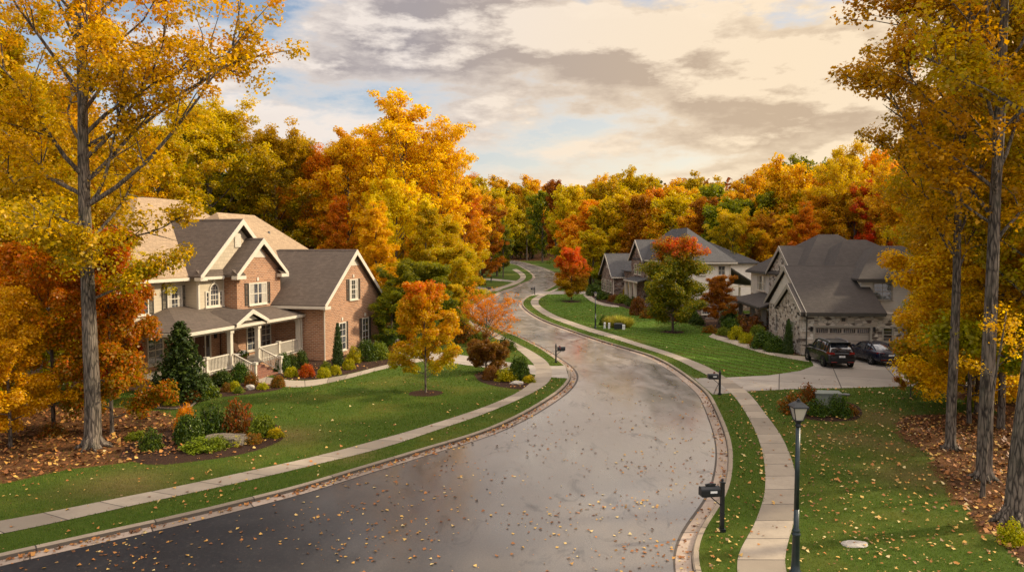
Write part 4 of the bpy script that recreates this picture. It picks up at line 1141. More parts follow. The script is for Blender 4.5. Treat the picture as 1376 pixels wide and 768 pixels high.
# ================================================================== stone house on the right
TC = R(5); gC = G(*(980 + 400 / 3.842, 300 + 680 / 3.842))
C_ = empty('stone_house', (gC[0], gC[1], 0), -TC, 'grey roofed fieldstone house with a wide taupe garage door', 'house')
def build_C():
    H = C_; r3 = M['roof3']; bg = M['beige']
    mb = MB()
    # garage wing as pieces around the garage opening
    mb.prism([(0, -.3), (11.3, -.3), (11.3, 3.2), (5.9, 6.3), (0.0, 3.2)], 'X', 0, .5)
    mb.box(.5, .56, 0, .5, -.3, 3.25); mb.box(4.6, 5.0, 0, .5, -.3, 3.25); mb.box(.56, 4.6, 0, .5, 2.16, 3.25)
    mb.box(5.0, 11, .02, 8, -.3, 3.2)
    mb.prism([(.15, -.3), (6.9, -.3), (6.9, 3.1), (3.35, 4.95), (.15, 3.25)], 'X', -.4, -.01)
    mb.box(2, 9, 11.3, 27.3, -.3, 3.2); mb.box(.1, .4, 13.8, 24.5, -.3, 1.05); mb.box(.1, 2, 24.3, 24.6, -.3, 1.05)
    mb.prism([(10.2, 5.4), (18.6, 5.4), (18.6, 5.7), (14.1, 8.1), (10.2, 5.9)], 'X', 1.8, 2.6); mb.box(1.8, 2.6, 10.2, 18.6, 3, 5.4)
    mb.build('wall', M['stone'], H)
    mb = MB()
    mb.prism([(6.95, 3.2), (11.0, 3.2), (5.9, 6.12)], 'X', 0, -.03)
    mb.prism([(.6, 3.25), (11.0, 3.2), (5.9, 6.12)], 'X', -.0, -.025)
    mb.box(2.6, 11, 9.5, 27.3, 3.2, 5.7); mb.box(4.9, 13, 2.9, 14, 3.2, 5.7); mb.box(2.6, 13, 7.5, 16, 3.2, 5.68)
    mb.box(2.0, 2.61, 18.62, 27.3, 3.2, 5.7)
    w = mb.build('wall', M['siding2'], H); w['label'] = 'pale beige lap sided upper wall'
    mb = MB(); mb.box(.5, 4.7, .45, .48, -.05, 2.3); gd = None
    # garage door of four panels with a row of lights
    d = MB(); 
    for k in range(4): d.box(.575, 4.585, .16, .22, .02 + k * .53, .52 + k * .53)
    for k in range(4):
        for j in range(8):
            if k < 3: d.box(.65 + j * .49, 1.05 + j * .49, .145, .16, .1 + k * .53, .44 + k * .53)
    gd = d.build('garage_door', M['garage'], H)
    for j in range(4):
        d = MB(); x0 = .72 + j * 1.0
        d.box(x0, x0 + .82, .12, .159, 1.72, 2.02); d.build('pane', M['glass'], gd)
        d = MB()
        for q in range(1, 6): d.box(x0 + q * .137 - .015, x0 + q * .137 + .015, .105, .12, 1.72, 2.02)
        d.build('muntin', M['garage'], gd)
    d = MB(); d.box(.44, .572, -.05, .3, 0, 2.28); d.box(4.588, 4.72, -.05, .3, 0, 2.28); d.box(.572, 4.588, -.048, .3, 2.14, 2.28); d.build('door_frame', bg, H)
    rf = MB()
    gable(rf, 'X', -.2, 5.6, -.45, 12.25, 3.28, 6.64); ridgecap(rf, 'X', -.2, 5.4, 5.9, 6.64)
    gable(rf, 'X', -.58, 1.4, -.35, 7.2, 3.3, 5.28); ridgecap(rf, 'X', -.58, 1.0, 3.42, 5.28)
    gable(rf, 'X', 1.58, 5.2, 9.7, 19.1, 5.75, 8.32); ridgecap(rf, 'X', 1.58, 5.0, 14.4, 8.32)
    hip(rf, 1.6, 11, 7.8, 28, 5.72, (5.0, 13.8), (6.7, 13.82), 9.4)
    hip(rf, 3.3, 13, 5.2, 16, 5.75, (5.9, 9.9), (7.8, 9.92), 8.85)
    hip(rf, 4.55, 14, 2.5, 14, 5.7, (7.6, 7.6), (9.9, 7.62), 8.3)
    rf.slab([(-.7, 24.9, 2.72), (-.7, 11.8, 2.72), (2.0, 11.8, 3.5), (2.0, 22.9, 3.5)], .14)
    rf.slab([(2.0, 24.9, 2.72), (-.7, 24.9, 2.72), (2.0, 22.9, 3.5)][::1], .14)
    rf.build('roof', r3, H)
    tr = Parts('gable_trim', bg, H)
    tr.go(rake, 'X', -.2, -.45, 12.25, 3.28, 6.64, n=-1); tr.go(rake, 'X', -.58, -.35, 7.2, 3.3, 5.28, n=-1); tr.go(rake, 'X', 1.58, 9.7, 19.1, 5.75, 8.32, n=-1)
    tr = Parts('eaves_gutter', M['shutter'], H)
    tr.go(eave, 'X', -.48, -.2, 5.5, 3.28); tr.go(eave, 'X', 2.47, 4.55, 14, 5.7); tr.go(eave, 'Y', 1.58, 19.1, 28, 5.72); tr.go(eave, 'Y', -.72, 12.3, 24.9, 2.72, .14)
    tr.go(eave, 'Y', -.6, 0, .5, 3.3); tr.box(-.6, -.42, -.35, .3, 2.98, 3.12); tr.box(-.6, -.42, 6.6, 7.2, 2.98, 3.12)
    for y in (24.3, 18.8, 14.3): column(H, .25, y, 1.05, 2.55, .42, bg)
    p = MB(); p.box(.02, .42, 12, 24.6, 2.4, 2.6); p.build('porch_beam', bg, H)
    p = MB(); p.box(.1, 2, 11.4, 24.3, -.2, .45); p.build('porch_floor', M['concrete_step'], H)
    window(H, '-X', 0, 7.25, 8.7, .95, 2.35, 2, 2, bg, sash=2); window(H, '-X', -.4, 2.0, 3.6, 1.0, 2.3, 2, 2, bg, sash=2)
    window(H, '-X', 2.0, 20.8, 24.2, 3.75, 5.2, 2, 2, M['white'], sash=2, curtain=True); window(H, '-X', 2, 15, 16.4, .9, 2.3, 2, 2, bg, sash=2)
    window(H, '-Y', 2.9, 5.9, 7.2, 4.1, 5.3, 2, 4, bg); window(H, '-Y', .02, 5.55, 6.15, 1.15, 2.1, 1, 4, bg)
    F = FACE('-X', 2.0); d = MB(); fbox(d, F, 12.3, 13.4, .45, 2.5, 0, .07); d.build('door', M['woodbrown'], H)
    for x in (.28, 4.86):
        d = MB(); d.box(x - .06, x + .06, -.14, 0, 1.85, 2.1); d.prism([(x - .1, 2.1), (x + .1, 2.1), (x, 2.2)], 'Y', -.18, .0); d.build('wall_lamp', M['black'], H)
    d = MB(); d.box(2.5, 2.75, -.05, 0, 2.6, 2.85); d.build('wall_vent', M['shutter'], H)
    d = MB(); d.tube([(-.06, -.06, 3.1), (-.06, -.06, .05)], .05, 6); d.build('downpipe', M['shutter'], H)
build_C()

# ================================================================== cream and brick house further back on the right
B_ = empty('cream_house', (20.2, 85, 0), R(3), 'cream walled house with steep grey roof and low brick side wing', 'house')
def build_B():
    H = B_; wt = M['white']
    mb = MB(); mb.box(0, 4.8, 0, 30, 2.2, 6.6); mb.box(4.8, 12, 11, 26, 2, 6.4); mb.build('wall', M['stucco'], H)
    mb = MB(); mb.box(0, 4.8, 0, 30, -.6, 2.2); mb.box(4.8, 12, 11, 26, -.6, 2)
    mb.prism([(38.9, -.2), (50.2, -.2), (50.2, 3.5), (44.55, 6.95), (38.9, 3.5)], 'X', -1.3, 6)
    mb.box(.5, 5, 30, 38.9, -.2, 4.6)
    mb.prism([(20.6, -.5), (29, -.5), (29, 6.5), (24.8, 9.0), (20.6, 6.5)], 'X', -.4, 1)
    w = mb.build('wall', M['stonebrown'], H); w['label'] = 'brown stone lower walls and gables'
    rf = MB()
    hip(rf, -.45, 5.4, -.5, 30.5, 6.62, (2.55, 9.6), (2.55, 17), 10.75)
    hip(rf, 2.0, 12.5, 10.5, 26.5, 6.3, (7.2, 15), (7.2, 21), 9.0)
    gable(rf, 'X', -.8, 3.0, 20.0, 29.6, 6.42, 9.42); gable(rf, 'X', -1.75, 4.5, 38.3, 50.8, 3.5, 7.3)
    ridgecap(rf, 'X', -1.75, 4.5, 44.55, 7.3); ridgecap(rf, 'X', -.8, 2.5, 24.8, 9.42)
    gable(rf, 'Y', 29.8, 39.2, .1, 5.4, 4.6, 6.2)
    rf.slab([(-2.0, 27, 3.6), (-2.0, 17.8, 3.6), (0, 17.8, 4.1), (0, 27, 4.1)], .14)
    rf.slab([(4.9, 1.2, 6.15), (8.6, 1.2, 3.85), (8.6, 13, 3.85), (4.9, 13, 6.15)], .14)
    rf.build('roof', M['roof2'], H)
    tr = Parts('eaves_gutter', wt, H)
    tr.go(eave, 'X', -.53, -.45, 5.4, 6.62); tr.go(eave, 'Y', -.47, -.5, 20, 6.62); tr.go(eave, 'Y', 5.42, -.5, 10.5, 6.62); tr.go(eave, 'X', 38.27, -1.7, 4.5, 3.5); tr.go(eave, 'Y', -2.02, 17.8, 27, 3.6, .14); tr.go(eave, 'Y', 8.62, 1.2, 13, 3.85, .14)
    tr.box(5.4, 8.6, 1.1, 1.2, 3.62, 3.8)
    tr = Parts('gable_trim', wt, H); tr.go(rake, 'X', -.8, 20.0, 29.6, 6.42, 9.42, n=-1); tr.go(rake, 'X', -1.75, 38.3, 50.8, 3.5, 7.3, n=-1)
    for y in (20.2, 23.3, 26.3): column(H, -1.75, y, .3, 3.4, .42, wt)
    p = MB(); p.box(-1.98, 0, 17.9, 27, -.4, .32); p.build('porch_floor', M['concrete_step'], H)
    for y in (1.5, 6.5, 12.5): column(H, 8.3, y, -.3, 3.6, .2, wt)
    for y in (40.3, 43, 45.7, 48.2): window(H, '-X', -1.3, y, y + 1.5, .8, 2.7, 2, 4, wt)
    v = MB(); v.prism([(43.9, 4.8), (45.2, 4.8), (44.55, 5.8)], 'X', -1.38, -1.3); v.build('gable_vent', wt, H)
    window(H, '-X', -.4, 22.5, 24.0, 4.4, 5.8, 2, 4, wt); window(H, '-X', -.4, 25.2, 26.7, 4.4, 5.8, 2, 4, wt)
    window(H, '-X', 0, 8, 9.4, 4.4, 5.8, 2, 4, wt)
    window(H, '-Y', 0, 1.15, 1.85, 5.15, 6.05, 2, 4, wt); window(H, '-Y', 0, 3.45, 4.15, 5.15, 6.05, 2, 4, wt); window(H, '-Y', 0, 1.6, 2.4, .65, 1.4, 3, 4, wt)
    tr = Parts('corner_board', wt, H); tr.box(4.68, 4.86, -.05, .1, 0, 6.4); tr.box(-.06, .1, -.05, .1, 0, 6.4); tr.box(-1.36, -1.2, 38.84, 38.98, .4, 3.4)
    for x, y, z in ((4.2, 5, 8.1), (3.9, 8.6, 9.0)): d = MB(); d.lathe([(.09, 0), (.09, .35), (0, .36)], (x, y, z), 8); d.build('roof_vent', wt, H)
build_B()

# ================================================================== lamp posts
def lamp_post(loc, s, label, sides=4, group=None, hgt=None):
    e = empty('lamp_post', loc, 0, label, 'street lamp', group)
    h = hgt
    mb = MB(); mb.lathe([(.13, 0), (.14, .05), (.105, .09), (.09, .3), (.082, .88), (.1, .9), (.1, .94), (.078, .96), (.088, .99), (.085, 1.03), (.062, 1.06), (.058, 1.5)], n=14); mb.build('base', M['pole'], e, True)
    mb = MB(); mb.lathe([(.058, 1.5), (.048, h - .62), (.048, h - .62)], n=12); mb.build('pole', M['pole'], e, True)
    mb = MB(); mb.lathe([(.048, h - .64), (.075, h - .6), (.05, h - .57), (.06, h - .53), (.085, h - .5), (.085, h - .47), (0, h - .46)], n=12); mb.build('collar', M['black'], e, True)
    # lantern: tapered four sided glass, frame bars, stepped cap
    zb, zt = h - .47, h - .17; rb, rt = .085, .155
    P = lambda r, z: [(r, r, z), (-r, r, z), (-r, -r, z), (r, -r, z)]
    mb = MB(); a, b = P(rb - .008, zb), P(rt - .01, zt); mb.hexa([a[2], a[3], a[0], a[1], b[2], b[3], b[0], b[1]]); mb.build('lamp_glass', M['lampglass'], e)
    mb = MB(); a, b = P(rb, zb), P(rt, zt)
    for i in range(4):
        mb.beam(a[i], b[i], .016); mb.beam(a[i], a[(i + 1) % 4], .018); mb.beam(b[i], b[(i + 1) % 4], .022)
    mb.build('lantern_frame', M['black'], e)
    mb = MB(); q = math.sqrt(2)
    prof = [(rt * q + .035, zt + .002), (rt * q + .03, zt + .02), (.12 * q, zt + .075), (.06 * q, zt + .12), (.05, zt + .125)]
    mb.lathe(prof, n=4); mb.lathe([(.045, zt + .12), (.06, zt + .14), (.03, zt + .155), (.038, zt + .175), (.0, zt + .2)], n=10)
    mb.build('lantern_cap', M['black'], e)
    e.scale = (s, s, s)
    return e
# nearest lamp: its top stands 4.2 m above the right lawn
d0 = 18.05
lamp_post(((1076.5 - 688) / 1000 * d0, d0, 0), 1.08, 'tall dark green lamp post with four sided lantern on the near right lawn', hgt=4.02)
g = G(800, 441); lamp_post((g[0], g[1], 0), 1.0, 'thin black lamp post on the mown lawn behind the ornamental grass', hgt=3.75)
g = G(660, 378.5); lamp_post((g[0], g[1], float(gz(*g))), 1.15, 'far black lamp post on the left verge beneath the wood', hgt=4.6)
g = G(689, 379.5)

# ================================================================== mailboxes
def mailbox(loc, rz, label, h=1.42, group=None, paper=True):
    """post with box on an arm; the box points along local -x"""
    e = empty('mailbox', loc, rz, label, 'mailbox', group)
    mb = MB(); mb.box(-.05, .05, -.05, .05, -.1, h - .06); mb.box(-.085, .085, -.085, .085, 0, .09); mb.box(-.062, .062, -.062, .062, .5, .53); mb.build('post', M['black'], e)
    mb = MB(); mb.box(-.065, .065, -.065, .065, h - .06, h - .03); mb.lathe([(.05, h - .03), (.03, h), (.045, h + .03), (.03, h + .06), (0, h + .075)], n=8); mb.build('finial', M['black'], e)
    mb = MB(); mb.beam((-.05, 0, h - .42), (-.6, 0, h - .42), .06, .05); mb.beam((-.05, 0, h - .7), (-.34, 0, h - .45), .03); mb.build('arm', M['black'], e)
    mb = MB(); n = 10
    prof = [(-.11, 0), (.11, 0)] + [(.11 * math.cos(t), .15 + .11 * math.sin(t)) for t in np.linspace(0, math.pi, n)]
    mb.prism([(a, b + h - .39) for a, b in prof], 'X', -.1, -.64); bx = mb.build('box', M['black'], e)
    mb = MB(); mb.prism([(a * 1.06, b * 1.03 + h - .392) for a, b in prof], 'X', -.64, -.665); mb.build('door', M['black'], bx)
    mb = MB(); mb.box(-.4, -.2, -.118, -.111, h - .31, h - .25); mb.build('name_plate', M['plate'], bx)
    mb = MB(); mb.box(-.33, -.3, .112, .125, h - .3, h - .1); mb.box(-.33, -.22, .112, .125, h - .13, h - .06); mb.build('flag', M['redlamp'], bx)
    if paper:
        mb = MB(); mb.box(-.5, -.22, -.03, .03, h - .128, h - .09); mb.tube([(-.52, 0, h - .085), (-.36, 0, h - .06), (-.2, 0, h - .085)], .02, 6); mb.build('scroll_bracket', M['black'], e)
    return e
g = G(970, 713.5); mailbox((*g, 0), R(8), 'black mailbox nearest the viewer on the right grass verge', 1.46)
g = G(967, 530); mailbox((*g, 0), R(0), 'brown black mailbox beside the wide concrete driveway', 1.3, paper=False)
g = G(747, 487); mailbox((*g, 0), R(172), 'black mailbox on the left verge at the inside of the bend', 1.28, paper=False)
g = G(718.5, 395.8); mailbox((*g, float(gz(*g))), R(10), 'small far mailbox on the right where the road bends away', 1.3, paper=False)
g = G(654.3, 397); mailbox((*g, float(gz(*g))), R(190), 'far dark mailbox on the left verge below the wood', 1.5, paper=False)

# ================================================================== small yard things
def noise_blob(name, mat, loc, r, seed, parent=None, rz=0, flat=.0, amp=.25, sub=3):
    import bmesh
    from mathutils import noise as mn
    bm = bmesh.new(); bmesh.ops.create_icosphere(bm, subdivisions=sub, radius=1)
    for v in bm.verts:
        n = mn.noise(v.co * 1.6 + Vector((seed * 3.1, 0, 0))) * amp + mn.noise(v.co * 4 + Vector((0, seed, 0))) * amp * .3
        v.co *= 1 + n
        if flat and v.co.z > flat: v.co.z = flat + (v.co.z - flat) * .15
        v.co = Vector((v.co.x * r[0], v.co.y * r[1], v.co.z * r[2]))
    me = bpy.data.meshes.new(name); bm.to_mesh(me); bm.free(); me.materials.append(mat)
    o = link(name, me, parent); o.location = loc; o.rotation_euler = (0, 0, rz); return o
M['rock'] = mat_bark('weathered_rock', (.08, .065, .05), (.22, .18, .13))
g = G(299, 598)
tag(noise_blob('boulder', M['rock'], (g[0], g[1] + .3, .12), (1.05, .65, .42), 3, flat=.45), 'flat topped grey brown boulder between shrubs in the island bed', 'rock')
g = G(336, 523); tag(noise_blob('stone', M['gravel'], (g[0], g[1], .1), (.26, .2, .2), 8), 'small pale stone near the foot of the porch steps', 'rock')
g = G(695, 515.5); tag(noise_blob('stone', M['gravel'], (g[0], g[1], .05), (.4, .25, .14), 5), 'low pale stone in the kidney shaped mulch bed', 'rock')
g = G(1148, 731); tag(noise_blob('stepping_stone', M['gravel'], (g[0], g[1], .02), (.36, .25, .045), 6, flat=.6), 'flat pale stone set in the near right lawn', 'stone')
g = G(1137, 531); o = noise_blob('well_cover', M['grey'], (g[0], g[1], .06), (.2, .2, .1), 9, flat=.4, amp=.05); tag(o, 'small pale utility cap in the lawn behind the cabinet', 'cover')
def cabinet():
    g = G(1117, 549)
    e = empty('utility_cabinet', (g[0], g[1] + .5, 0), R(-8), 'grey green metal utility cabinet among low shrubs', 'cabinet')
    mb = MB(); mb.box(-1.0, 1.0, -.55, .55, -.1, .1); mb.build('plinth', M['concrete_step'], e)
    mb = MB(); mb.hexa([(-.9, -.5, .1), (.9, -.5, .1), (.9, .5, .1), (-.9, .5, .1), (-.9, -.42, .88), (.9, -.42, .88), (.9, .5, .88), (-.9, .5, .88)]); mb.build('body', M['transf'], e)
    mb = MB(); mb.slab([(-.96, -.5, .93), (.96, -.5, .93), (.96, .56, .98), (-.96, .56, .98)], .06); mb.build('lid', M['transf'], e)
    mb = MB(); mb.box(-.02, .02, -.485, -.45, .2, .8); mb.build('door_seam', M['grey'], e)
    e.scale = (.68, .7, .8)
cabinet()
def pedestal(px, py, w, h, lab, mat, dp=.3):
    g = G(px, py); e = empty('utility_pedestal', (*g, 0), R(-10), lab, 'utility box')
    mb = MB(); mb.box(-w / 2, w / 2, -dp / 2, dp / 2, -.05, h * .86); mb.build('body', mat, e)
    mb = MB(); mb.hexa([(-w * .56, -dp * .56, h * .86), (w * .56, -dp * .56, h * .86), (w * .56, dp * .56, h * .86), (-w * .56, dp * .56, h * .86), (-w * .4, -dp * .4, h), (w * .4, -dp * .4, h), (w * .4, dp * .4, h), (-w * .4, dp * .4, h)]); mb.build('cap', mat, e)
pedestal(812.5, 441, .2, .62, 'leftmost slim white pedestal before the ornamental grass', M['plate'], .2)
pedestal(818.5, 441.3, .2, .6, 'slim white pedestal just left of the dark box', M['plate'], .2)
pedestal(831, 442, .85, .62, 'dark low utility box before the ornamental grass', M['black'], .5)
pedestal(838, 442.5, .28, .5, 'short pale pedestal on the right of the dark box', M['plate'], .25)
# curved metal edging of the porch bed
P = dense(GL([(189, 533), (192, 541), (204, 548.5), (231, 550.5), (254, 548), (262, 543)]), 30)
mb = MB(); mb.tube([(a, b, .07) for a, b in P], .05, 6); tag(mb.build('bed_edging', M['rock']), 'low curved stone edging around the bed under the spruce', 'edging')

# ================================================================== cars
def car(kind, loc, rz, paint, label):
    """nose toward local +y, origin under the middle"""
    suv = kind == 'suv'
    e = empty('parked_car', loc, rz, label, 'car')
    Ln = 4.75 if suv else 4.8; W = .97 if suv else .92
    if suv:
        st = [(-2.36, .42, .62, .80, .84), (-2.30, .34, .95, .90, .9), (-2.1, .30, 1.08, .95, .95), (-1.4, .28, 1.12, .97, .96), (-.4, .27, 1.10, .97, .96), (.7, .27, 1.07, .97, .96), (1.35, .28, 1.04, .96, .93), (2.0, .30, .97, .92, .86), (2.28, .36, .86, .84, .78), (2.38, .45, .62, .72, .7)]
        gh = [(-2.2, 1.08, 1.1, .84, .84), (-1.85, 1.09, 1.66, .86, .68), (-1.2, 1.1, 1.73, .87, .7), (0, 1.09, 1.74, .87, .71), (.45, 1.07, 1.68, .86, .7), (1.15, 1.03, 1.08, .82, .78)]
    else:
        st = [(-2.4, .42, .66, .76, .8), (-2.34, .34, .98, .86, .84), (-2.1, .28, 1.04, .91, .84), (-1.4, .25, 1.0, .92, .88), (-.4, .24, .96, .92, .9), (.7, .24, .93, .92, .9), (1.3, .25, .9, .91, .87), (1.95, .27, .82, .87, .8), (2.25, .33, .72, .8, .74), (2.38, .42, .55, .66, .66)]
        gh = [(-1.75, .99, 1.0, .74, .74), (-1.0, .97, 1.38, .78, .6), (-.5, .96, 1.44, .79, .62), (.1, .95, 1.44, .79, .63), (.4, .94, 1.4, .78, .62), (1.25, .9, .92, .74, .7)]
    n = 16
    mb = MB(); rings = []
    for y, zb, zt, w, wt in st:
        zm = zb + (zt - zb) * .55
        prof = [(0, zb), (w * .7, zb), (w * .93, zb + .03), (w, zb + .14), (w * 1.005, zm), (w * .985, zt - .1), (wt * .97, zt - .02), (wt * .8, zt + .015), (wt * .4, zt + .035), (0, zt + .04)]
        rings.append([(x, y, z) for x, z in prof] + [(-x, y, z) for x, z in prof[-2:0:-1]])
    k = len(rings[0]); base = 0
    for r in rings: mb.v += r
    for i in range(len(rings) - 1):
        for j in range(k):
            j2 = (j + 1) % k; mb.f.append((i * k + j, i * k + j2, (i + 1) * k + j2, (i + 1) * k + j)); mb.m.append(0)
    mb.f.append(tuple(range(k - 1, -1, -1))); mb.m.append(0); mb.f.append(tuple((len(rings) - 1) * k + j for j in range(k))); mb.m.append(0)
    body = mb.build('body', paint, e, True)
    md = body.modifiers.new('sub', 'SUBSURF'); md.levels = 1; md.render_levels = 2
    # glasshouse
    mb = MB(); rings = []
    for y, zb, zt, wb, wt in gh:
        prof = [(wb, zb - .05), (wb * .5 + wt * .5, zb * .45 + zt * .55), (wt, zt - .04), (wt * .85, zt), (0, zt + .012)]
        rings.append([(x, y, z) for x, z in prof] + [(-x, y, z) for x, z in prof[-2::-1]])
    k = len(rings[0])
    for r in rings: mb.v += r
    for i in range(len(rings) - 1):
        for j in range(k - 1): mb.f.append((i * k + j, i * k + j + 1, (i + 1) * k + j + 1, (i + 1) * k + j)); mb.m.append(0)
    mb.build('windows', M['carglass'], e, True)
    # roof skin and pillars, a touch proud of the glass
    mb = MB(); rows = [g_ for g_ in gh if (g_[2] - g_[1]) > .3]
    for i in range(len(rows) - 1):
        (y0, _, z0, _, w0), (y1, _, z1, _, w1) = rows[i], rows[i + 1]
        for s in (-1, 1):
            mb.hexa([(s * 0, y0, z0 - .0), (s * w0 * .9, y0, z0 - .012), (s * w1 * .9, y1, z1 - .012), (0, y1, z1), (0, y0, z0 + .03), (s * w0 * .88, y0, z0 + .022), (s * w1 * .88, y1, z1 + .022), (0, y1, z1 + .03)])
    mb.build('roof', paint, e)
    mb = MB(); pil = []
    for s in (-1, 1):
        def side(y, f):     # point on the glass side at station y, f = 0 belt .. 1 roof
            for a, b in zip(gh, gh[1:]):
                if a[0] <= y <= b[0]:
                    t = (y - a[0]) / (b[0] - a[0]); v = [a[q] * (1 - t) + b[q] * t for q in range(5)]
                    return Vector((s * ((v[3] * (1 - f) + v[4] * f) + .008), y, v[1] * (1 - f) + (v[2] - .03) * f))
        for ya, yb in (((-.62, -.62), (.32, .3)) if suv else ((-.45, -.4), )):
            mb.beam(side(ya, 0), side(yb, 1), .06, .05, (1, 0, 0))
        mb.beam(side(gh[1][0], .02), side(gh[1][0] + .02, 1), .12 if suv else .09, .05, (1, 0, 0))
        if suv: mb.beam(side(-1.45, 0), side(-1.5, 1), .1, .05, (1, 0, 0))
        a, b = gh[-1], gh[-2]; mb.beam((s * a[3] * .97, a[0], a[1]), (s * b[4], b[0], b[2] - .01), .06, .05, (1, 0, 0))
        a, b = gh[0], gh[1]; mb.beam((s * a[3] * .98, a[0], a[1]), (s * b[4], b[0], b[2] - .01), .09, .05, (1, 0, 0))
        for i in range(1, len(gh) - 2):
            a, b = gh[i], gh[i + 1]; mb.beam((s * a[4] * .98, a[0], a[2] - .015), (s * b[4] * .98, b[0], b[2] - .015), .05, .05)
    mb.build('pillars', paint, e)
    if suv:
        mb = MB()
        for s in (-1, 1): mb.tube([(s * .6, -1.75, 1.7), (s * .62, -1.6, 1.79), (s * .63, 0, 1.81), (s * .62, .3, 1.79), (s * .6, .42, 1.72)], .022, 6)
        mb.build('roof_rails', M['chrome'], e)
        mb = MB(); mb.box(-.66, .66, -2.08, -1.78, 1.69, 1.73); mb.build('spoiler', paint, e)
    yw = (-1.45, 1.45) if suv else (-1.42, 1.4); r = .37 if suv else .33
    for y in yw:
        for s in (-1, 1):
            a = MB(); a.lathe([(r + .055, -.02), (r + .055, .012), (r - .02, .014)], (s * (W - .0), y, r + .01), 24, 'X'); a.build('wheel_arch', M['rubber'], e)
            w = MB(); w.lathe([(r * .66, -.11), (r * .95, -.11), (r, -.07), (r, .07), (r * .95, .11), (r * .66, .11)], (s * (W - .085), y, r), 24, 'X')
            wh = w.build('wheel', M['rubber'], e, True)
            q = MB(); xo = s * (W + .012)
            q.lathe([(.0, 0), (r * .66, 0), (r * .68, s * .02), (r * .6, s * .02)], (xo - s * .03, y, r), 20, 'X')
            for t in range(5):
                an = t * 2 * math.pi / 5 + .3; q.beam((xo, y, r), (xo, y + r * .62 * math.cos(an), r + r * .62 * math.sin(an)), .07, .03, (1, 0, 0))
            q.build('rim', M['chrome'], wh)
    # rear lamps, plate, bumper, mirrors, lights, handles
    yb = st[1][0] + .03
    for s in (-1, 1):
        mb = MB()
        if suv: mb.hexa([(s * .48, yb - .055, .93), (s * .87, yb + .02, .95), (s * .93, yb + .25, .97), (s * .6, yb + .2, .95), (s * .5, yb - .045, 1.06), (s * .85, yb + .02, 1.1), (s * .915, yb + .25, 1.1), (s * .6, yb + .2, 1.08)])
        else: mb.hexa([(s * .5, yb - .05, .80), (s * .84, yb + .02, .82), (s * .905, yb + .22, .86), (s * .6, yb + .2, .84), (s * .5, yb - .045, .93), (s * .82, yb + .02, .95), (s * .885, yb + .22, .96), (s * .6, yb + .2, .95)])
        mb.build('rear_lamp', M['redlamp'], e)
        mb = MB(); yf = st[-2][0]; z = .8 if suv else .66
        mb.hexa([(s * .45, yf - .05, z - .08), (s * .8, yf - .2, z - .05), (s * .75, yf - .3, z - .05), (s * .45, yf - .2, z - .05), (s * .45, yf + .02, z), (s * .8, yf - .12, z + .03), (s * .78, yf - .35, z + .04), (s * .45, yf - .2, z + .03)]); mb.build('headlight', M['headlamp'], e)
        mb = MB(); mz = 1.12 if suv else 1.0; mb.box(s * .88, s * 1.1, .78, .9, mz, mz + .15); mb.beam((s * .8, .85, mz), (s * .95, .84, mz + .05), .05); mb.build('wing_mirror', paint, e)
        for y in (-.55, .45): mb = MB(); mb.box(s * (W + .0), s * (W + .022), y, y + .2, .93 if suv else .82, .96 if suv else .85); mb.build('door_handle', M['chrome' if suv else 'carnavy'], e)
        mb = MB(); mb.box(s * .35, s * .75, st[0][0] - .045, st[0][0] + .05, .42, .47); mb.build('reflector', M['redlamp'], e)
    mb = MB(); mb.box(-.2, .2, st[1][0] - .055, st[1][0] + .02, .74 if suv else .7, .86 if suv else .82); mb.build('number_plate', M['plate'], e)
    mb = MB(); mb.box(-.8, .8, st[0][0] - .03, st[0][0] + .25, .36, .56); bp = mb.build('rear_bumper', M['rubber' if suv else 'carnavy'], e); bv = bp.modifiers.new('b', 'BEVEL'); bv.width = .05; bv.segments = 2
    mb = MB(); mb.tube([(.45, st[0][0] - .05, .33), (.45, st[0][0] + .3, .33)], .04, 8); mb.build('exhaust', M['chrome'], e)
    return e
car('suv', (22.25, 52.0, .012), R(-2), M['carblack'], 'black estate style suv with roof rails parked before the garage')
car('sedan', (25.75, 52.9, .012), R(4), M['carnavy'], 'dark navy saloon parked on the right beside the black suv')

# ------------------------------------------------------------------ trees
def leaf_cloud(C, rad, n_per, size, rng, flat=.75, Hh=1.0, drop=0.0, up=.0):
    """clumps of loose leaves round the points C; returns quads and tints"""
    C = np.asarray(C, float); k = len(C)
    idx = np.repeat(np.arange(k), n_per); n = len(idx)
    rr = np.asarray(rad)[idx] if np.ndim(rad) else np.full(n, rad)
    d = rng.normal(0, 1, (n, 3)); d /= np.linalg.norm(d, axis=1)[:, None]
    r = rr * rng.random(n) ** .45
    p = C[idx] + d * r[:, None] * np.array([1, 1, flat])
    p[:, 2] -= drop * rng.random(n) * rr
    # leaf frame: normals lean outwards and up so clumps catch light on top
    nrm = d * .6 + np.array([0, 0, .7]) + rng.normal(0, .55, (n, 3)); nrm /= np.linalg.norm(nrm, axis=1)[:, None]
    t = np.cross(nrm, rng.normal(0, 1, (n, 3))); t /= np.linalg.norm(t, axis=1)[:, None]
    b = np.cross(nrm, t)
    s = (size * (.4 + 1.1 * rng.random(n) ** 1.3))[:, None]
    fold = nrm * s * rng.uniform(0, .3, (n, 1))
    q = np.stack([p - t * s * .5, p + b * s * .42 + fold, p + t * s * .55, p - b * s * .42 + fold], 1)
    cr = rng.random(k)[idx]
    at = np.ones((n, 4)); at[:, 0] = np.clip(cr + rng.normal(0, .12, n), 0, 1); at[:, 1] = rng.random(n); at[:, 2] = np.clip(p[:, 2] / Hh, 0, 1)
    return q.reshape(-1, 3), np.repeat(at, 4, 0)

